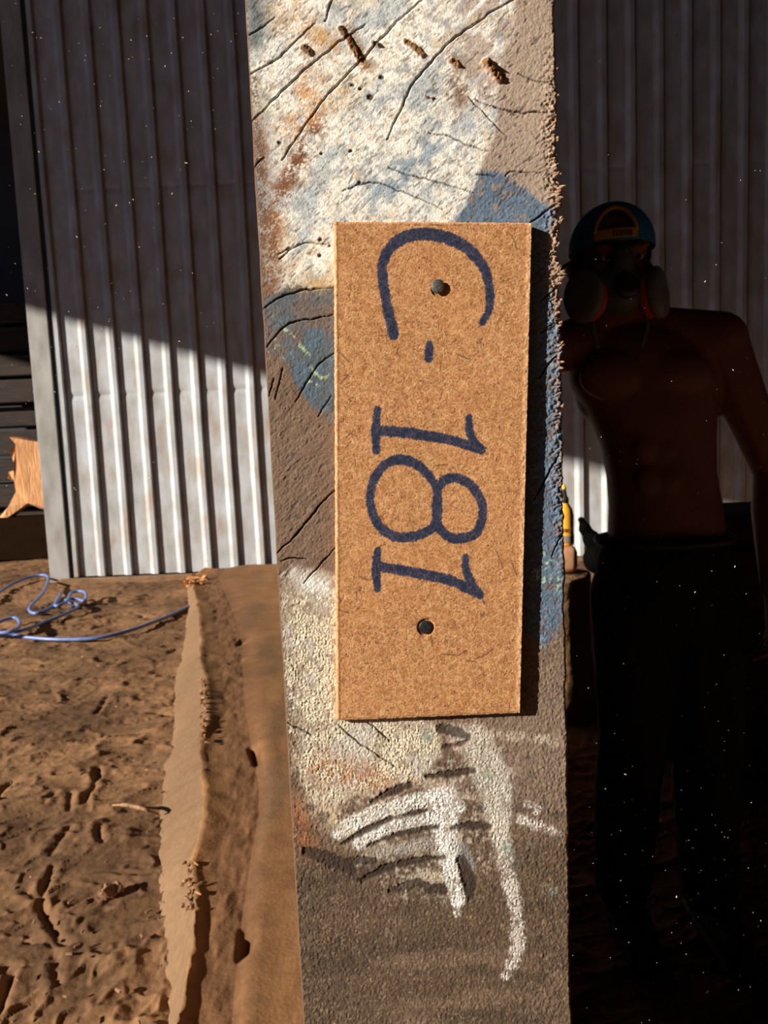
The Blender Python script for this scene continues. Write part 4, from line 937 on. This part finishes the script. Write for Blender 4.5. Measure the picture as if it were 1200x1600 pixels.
    cov = mat('filter_cover', (0.22, 0.21, 0.21), (0.16, 0.155, 0.155), rough=0.6, scale=30); pk = mat('pink_filter', lin((214, 84, 92)), lin((190, 66, 76)), rough=0.8, scale=40)
    for e, dx, dz in ((-1, 0.070, -0.020), (1, 0.062, -0.018)):
        c = mc + np.array([e * dx, 0.0, dz]); ax = Matrix.Rotation(math.radians(e * 52), 3, 'Z') @ Matrix.Rotation(math.radians(-8), 3, 'X') @ Matrix.Rotation(math.radians(e * 18), 3, 'Y')
        for nm_, pr, mt_ in (('filter', [(0.040, -0.016), (0.044, -0.012), (0.044, 0.004), (0.040, 0.006)], pk), ('filter_cover', [(0.047, 0.003), (0.049, 0.006), (0.049, 0.016), (0.045, 0.021), (0.030, 0.024), (0.008, 0.024)], cov)):
            f_ = MB().lathe(pr, (0, 0, 0), 32, 'Y'); f_.v = [tuple(np.array(ax @ Vector((v[0] * 0.92, v[1], v[2] * 1.1))) + c) for v in f_.v]; f_.build(nm_, mt_, mask, True)
    st = mat('grey_strap', (0.12, 0.12, 0.12), rough=0.8)
    for e in (-1, 1):
        MB().tube([tuple(v) for v in crom([mc + np.array([e * 0.050, 0.015, 0.010]), hd + np.array([e * 0.072, -0.02, -0.020]), hd + np.array([e * 0.082, 0.03, 0.0]), hd + np.array([e * 0.05, 0.10, 0.02])], 6)], 0.005, n=8).build('head_strap', st, mask, True)
        MB().tube([tuple(v) for v in crom([mc + np.array([e * 0.045, 0.02, -0.030]), mc + np.array([e * 0.055, 0.010, -0.075]), mc + np.array([e * 0.045, 0.015, -0.120])], 6)], 0.0045, n=8).build('hanging_strap', st, mask, True)
build_man()

# ---------------------------------------------------------------- wood chips on the soil and sawdust in the air
def build_chips():
    s = MB(); cm = mat('wood_chip', lin((176, 134, 94)), lin((104, 76, 52)), rough=0.9, scale=40)
    for i in range(60):
        px_ = random.uniform(-20, 300); py_ = random.uniform(925, 1640); p = atz(px_, py_, 0.012); le = random.uniform(0.003, 0.010); a_ = random.uniform(0, 6.28)
        rot = Matrix.Rotation(a_, 3, 'Z') @ Matrix.Rotation(random.uniform(-.4, .4), 3, 'X'); s.box(p - np.array([le, le * 0.25, 0.002]), p + np.array([le, le * 0.25, 0.003]), rot=rot)
    a_ = [atz(q[0], q[1], q[2]) for q in ((176, 1258, .015), (200, 1258, .04), (225, 1264, .05), (248, 1272, .015))]
    st = MB().tube([tuple(v) for v in crom(a_, 6)], [0.003] * 4 + [0.006] * 11 + [0.003] * 4, n=8).build('bark_strip', cm, None, True, origin=tuple(a_[0])); tag(st, 'pale curled bark strip on the soil beside the lying slab', 'bark strip')
    c = atz(172, 1398, 0.0); b_ = MB().ball(c + np.array([0, 0, 0.008]), (0.034, 0.024, 0.020), Matrix.Rotation(0.6, 3, 'Z'), 14, 9)
    b_.v = [tuple(np.array(v) + 0.006 * np.array([math.sin(v[1] * 170 + v[2] * 90), math.sin(v[2] * 210 + v[0] * 120), math.sin(v[0] * 190 + v[1] * 60)])) for v in b_.v]
    tag(b_.build('wood_chunk', mat('chunk', lin((146, 104, 72)), lin((92, 64, 46)), rough=0.95, scale=60), None, False, origin=tuple(c)), 'small brown wood chunk half sunk in the soil at lower left', 'wood chunk')
    o = s.build('wood_chips', cm); tag(o, 'small pale wood chips and bark scattered over the soil', 'wood chips', kind='stuff')
    s = MB(); dm = mat('sawdust', lin((225, 205, 180)), rough=0.9)
    for i in range(900):
        d = random.uniform(0.24, 0.9)
        if random.random() < 0.72: px_ = random.uniform(893, 1210); py_ = random.uniform(0, 1620) if random.random() < .55 else random.gauss(1360, 130)
        else: px_ = random.uniform(-10, 375); py_ = random.uniform(-10, 900)
        p = at(px_, py_, d); le = (0.13 + random.expovariate(1 / 0.13)) * 1e-3 * d / 0.5; a_ = random.uniform(0, 6.28)
        rot = Matrix.Rotation(random.uniform(0, 3), 3, 'Y') @ Matrix.Rotation(a_, 3, 'X'); s.box(p - np.array([le, le * 0.4, le * 0.35]), p + np.array([le, le * 0.4, le * 0.35]), rot=rot)
    o = s.build('airborne_sawdust', dm); tag(o, 'fine specks of sawdust drifting in the air beside the slab', 'sawdust', kind='stuff')
build_chips()
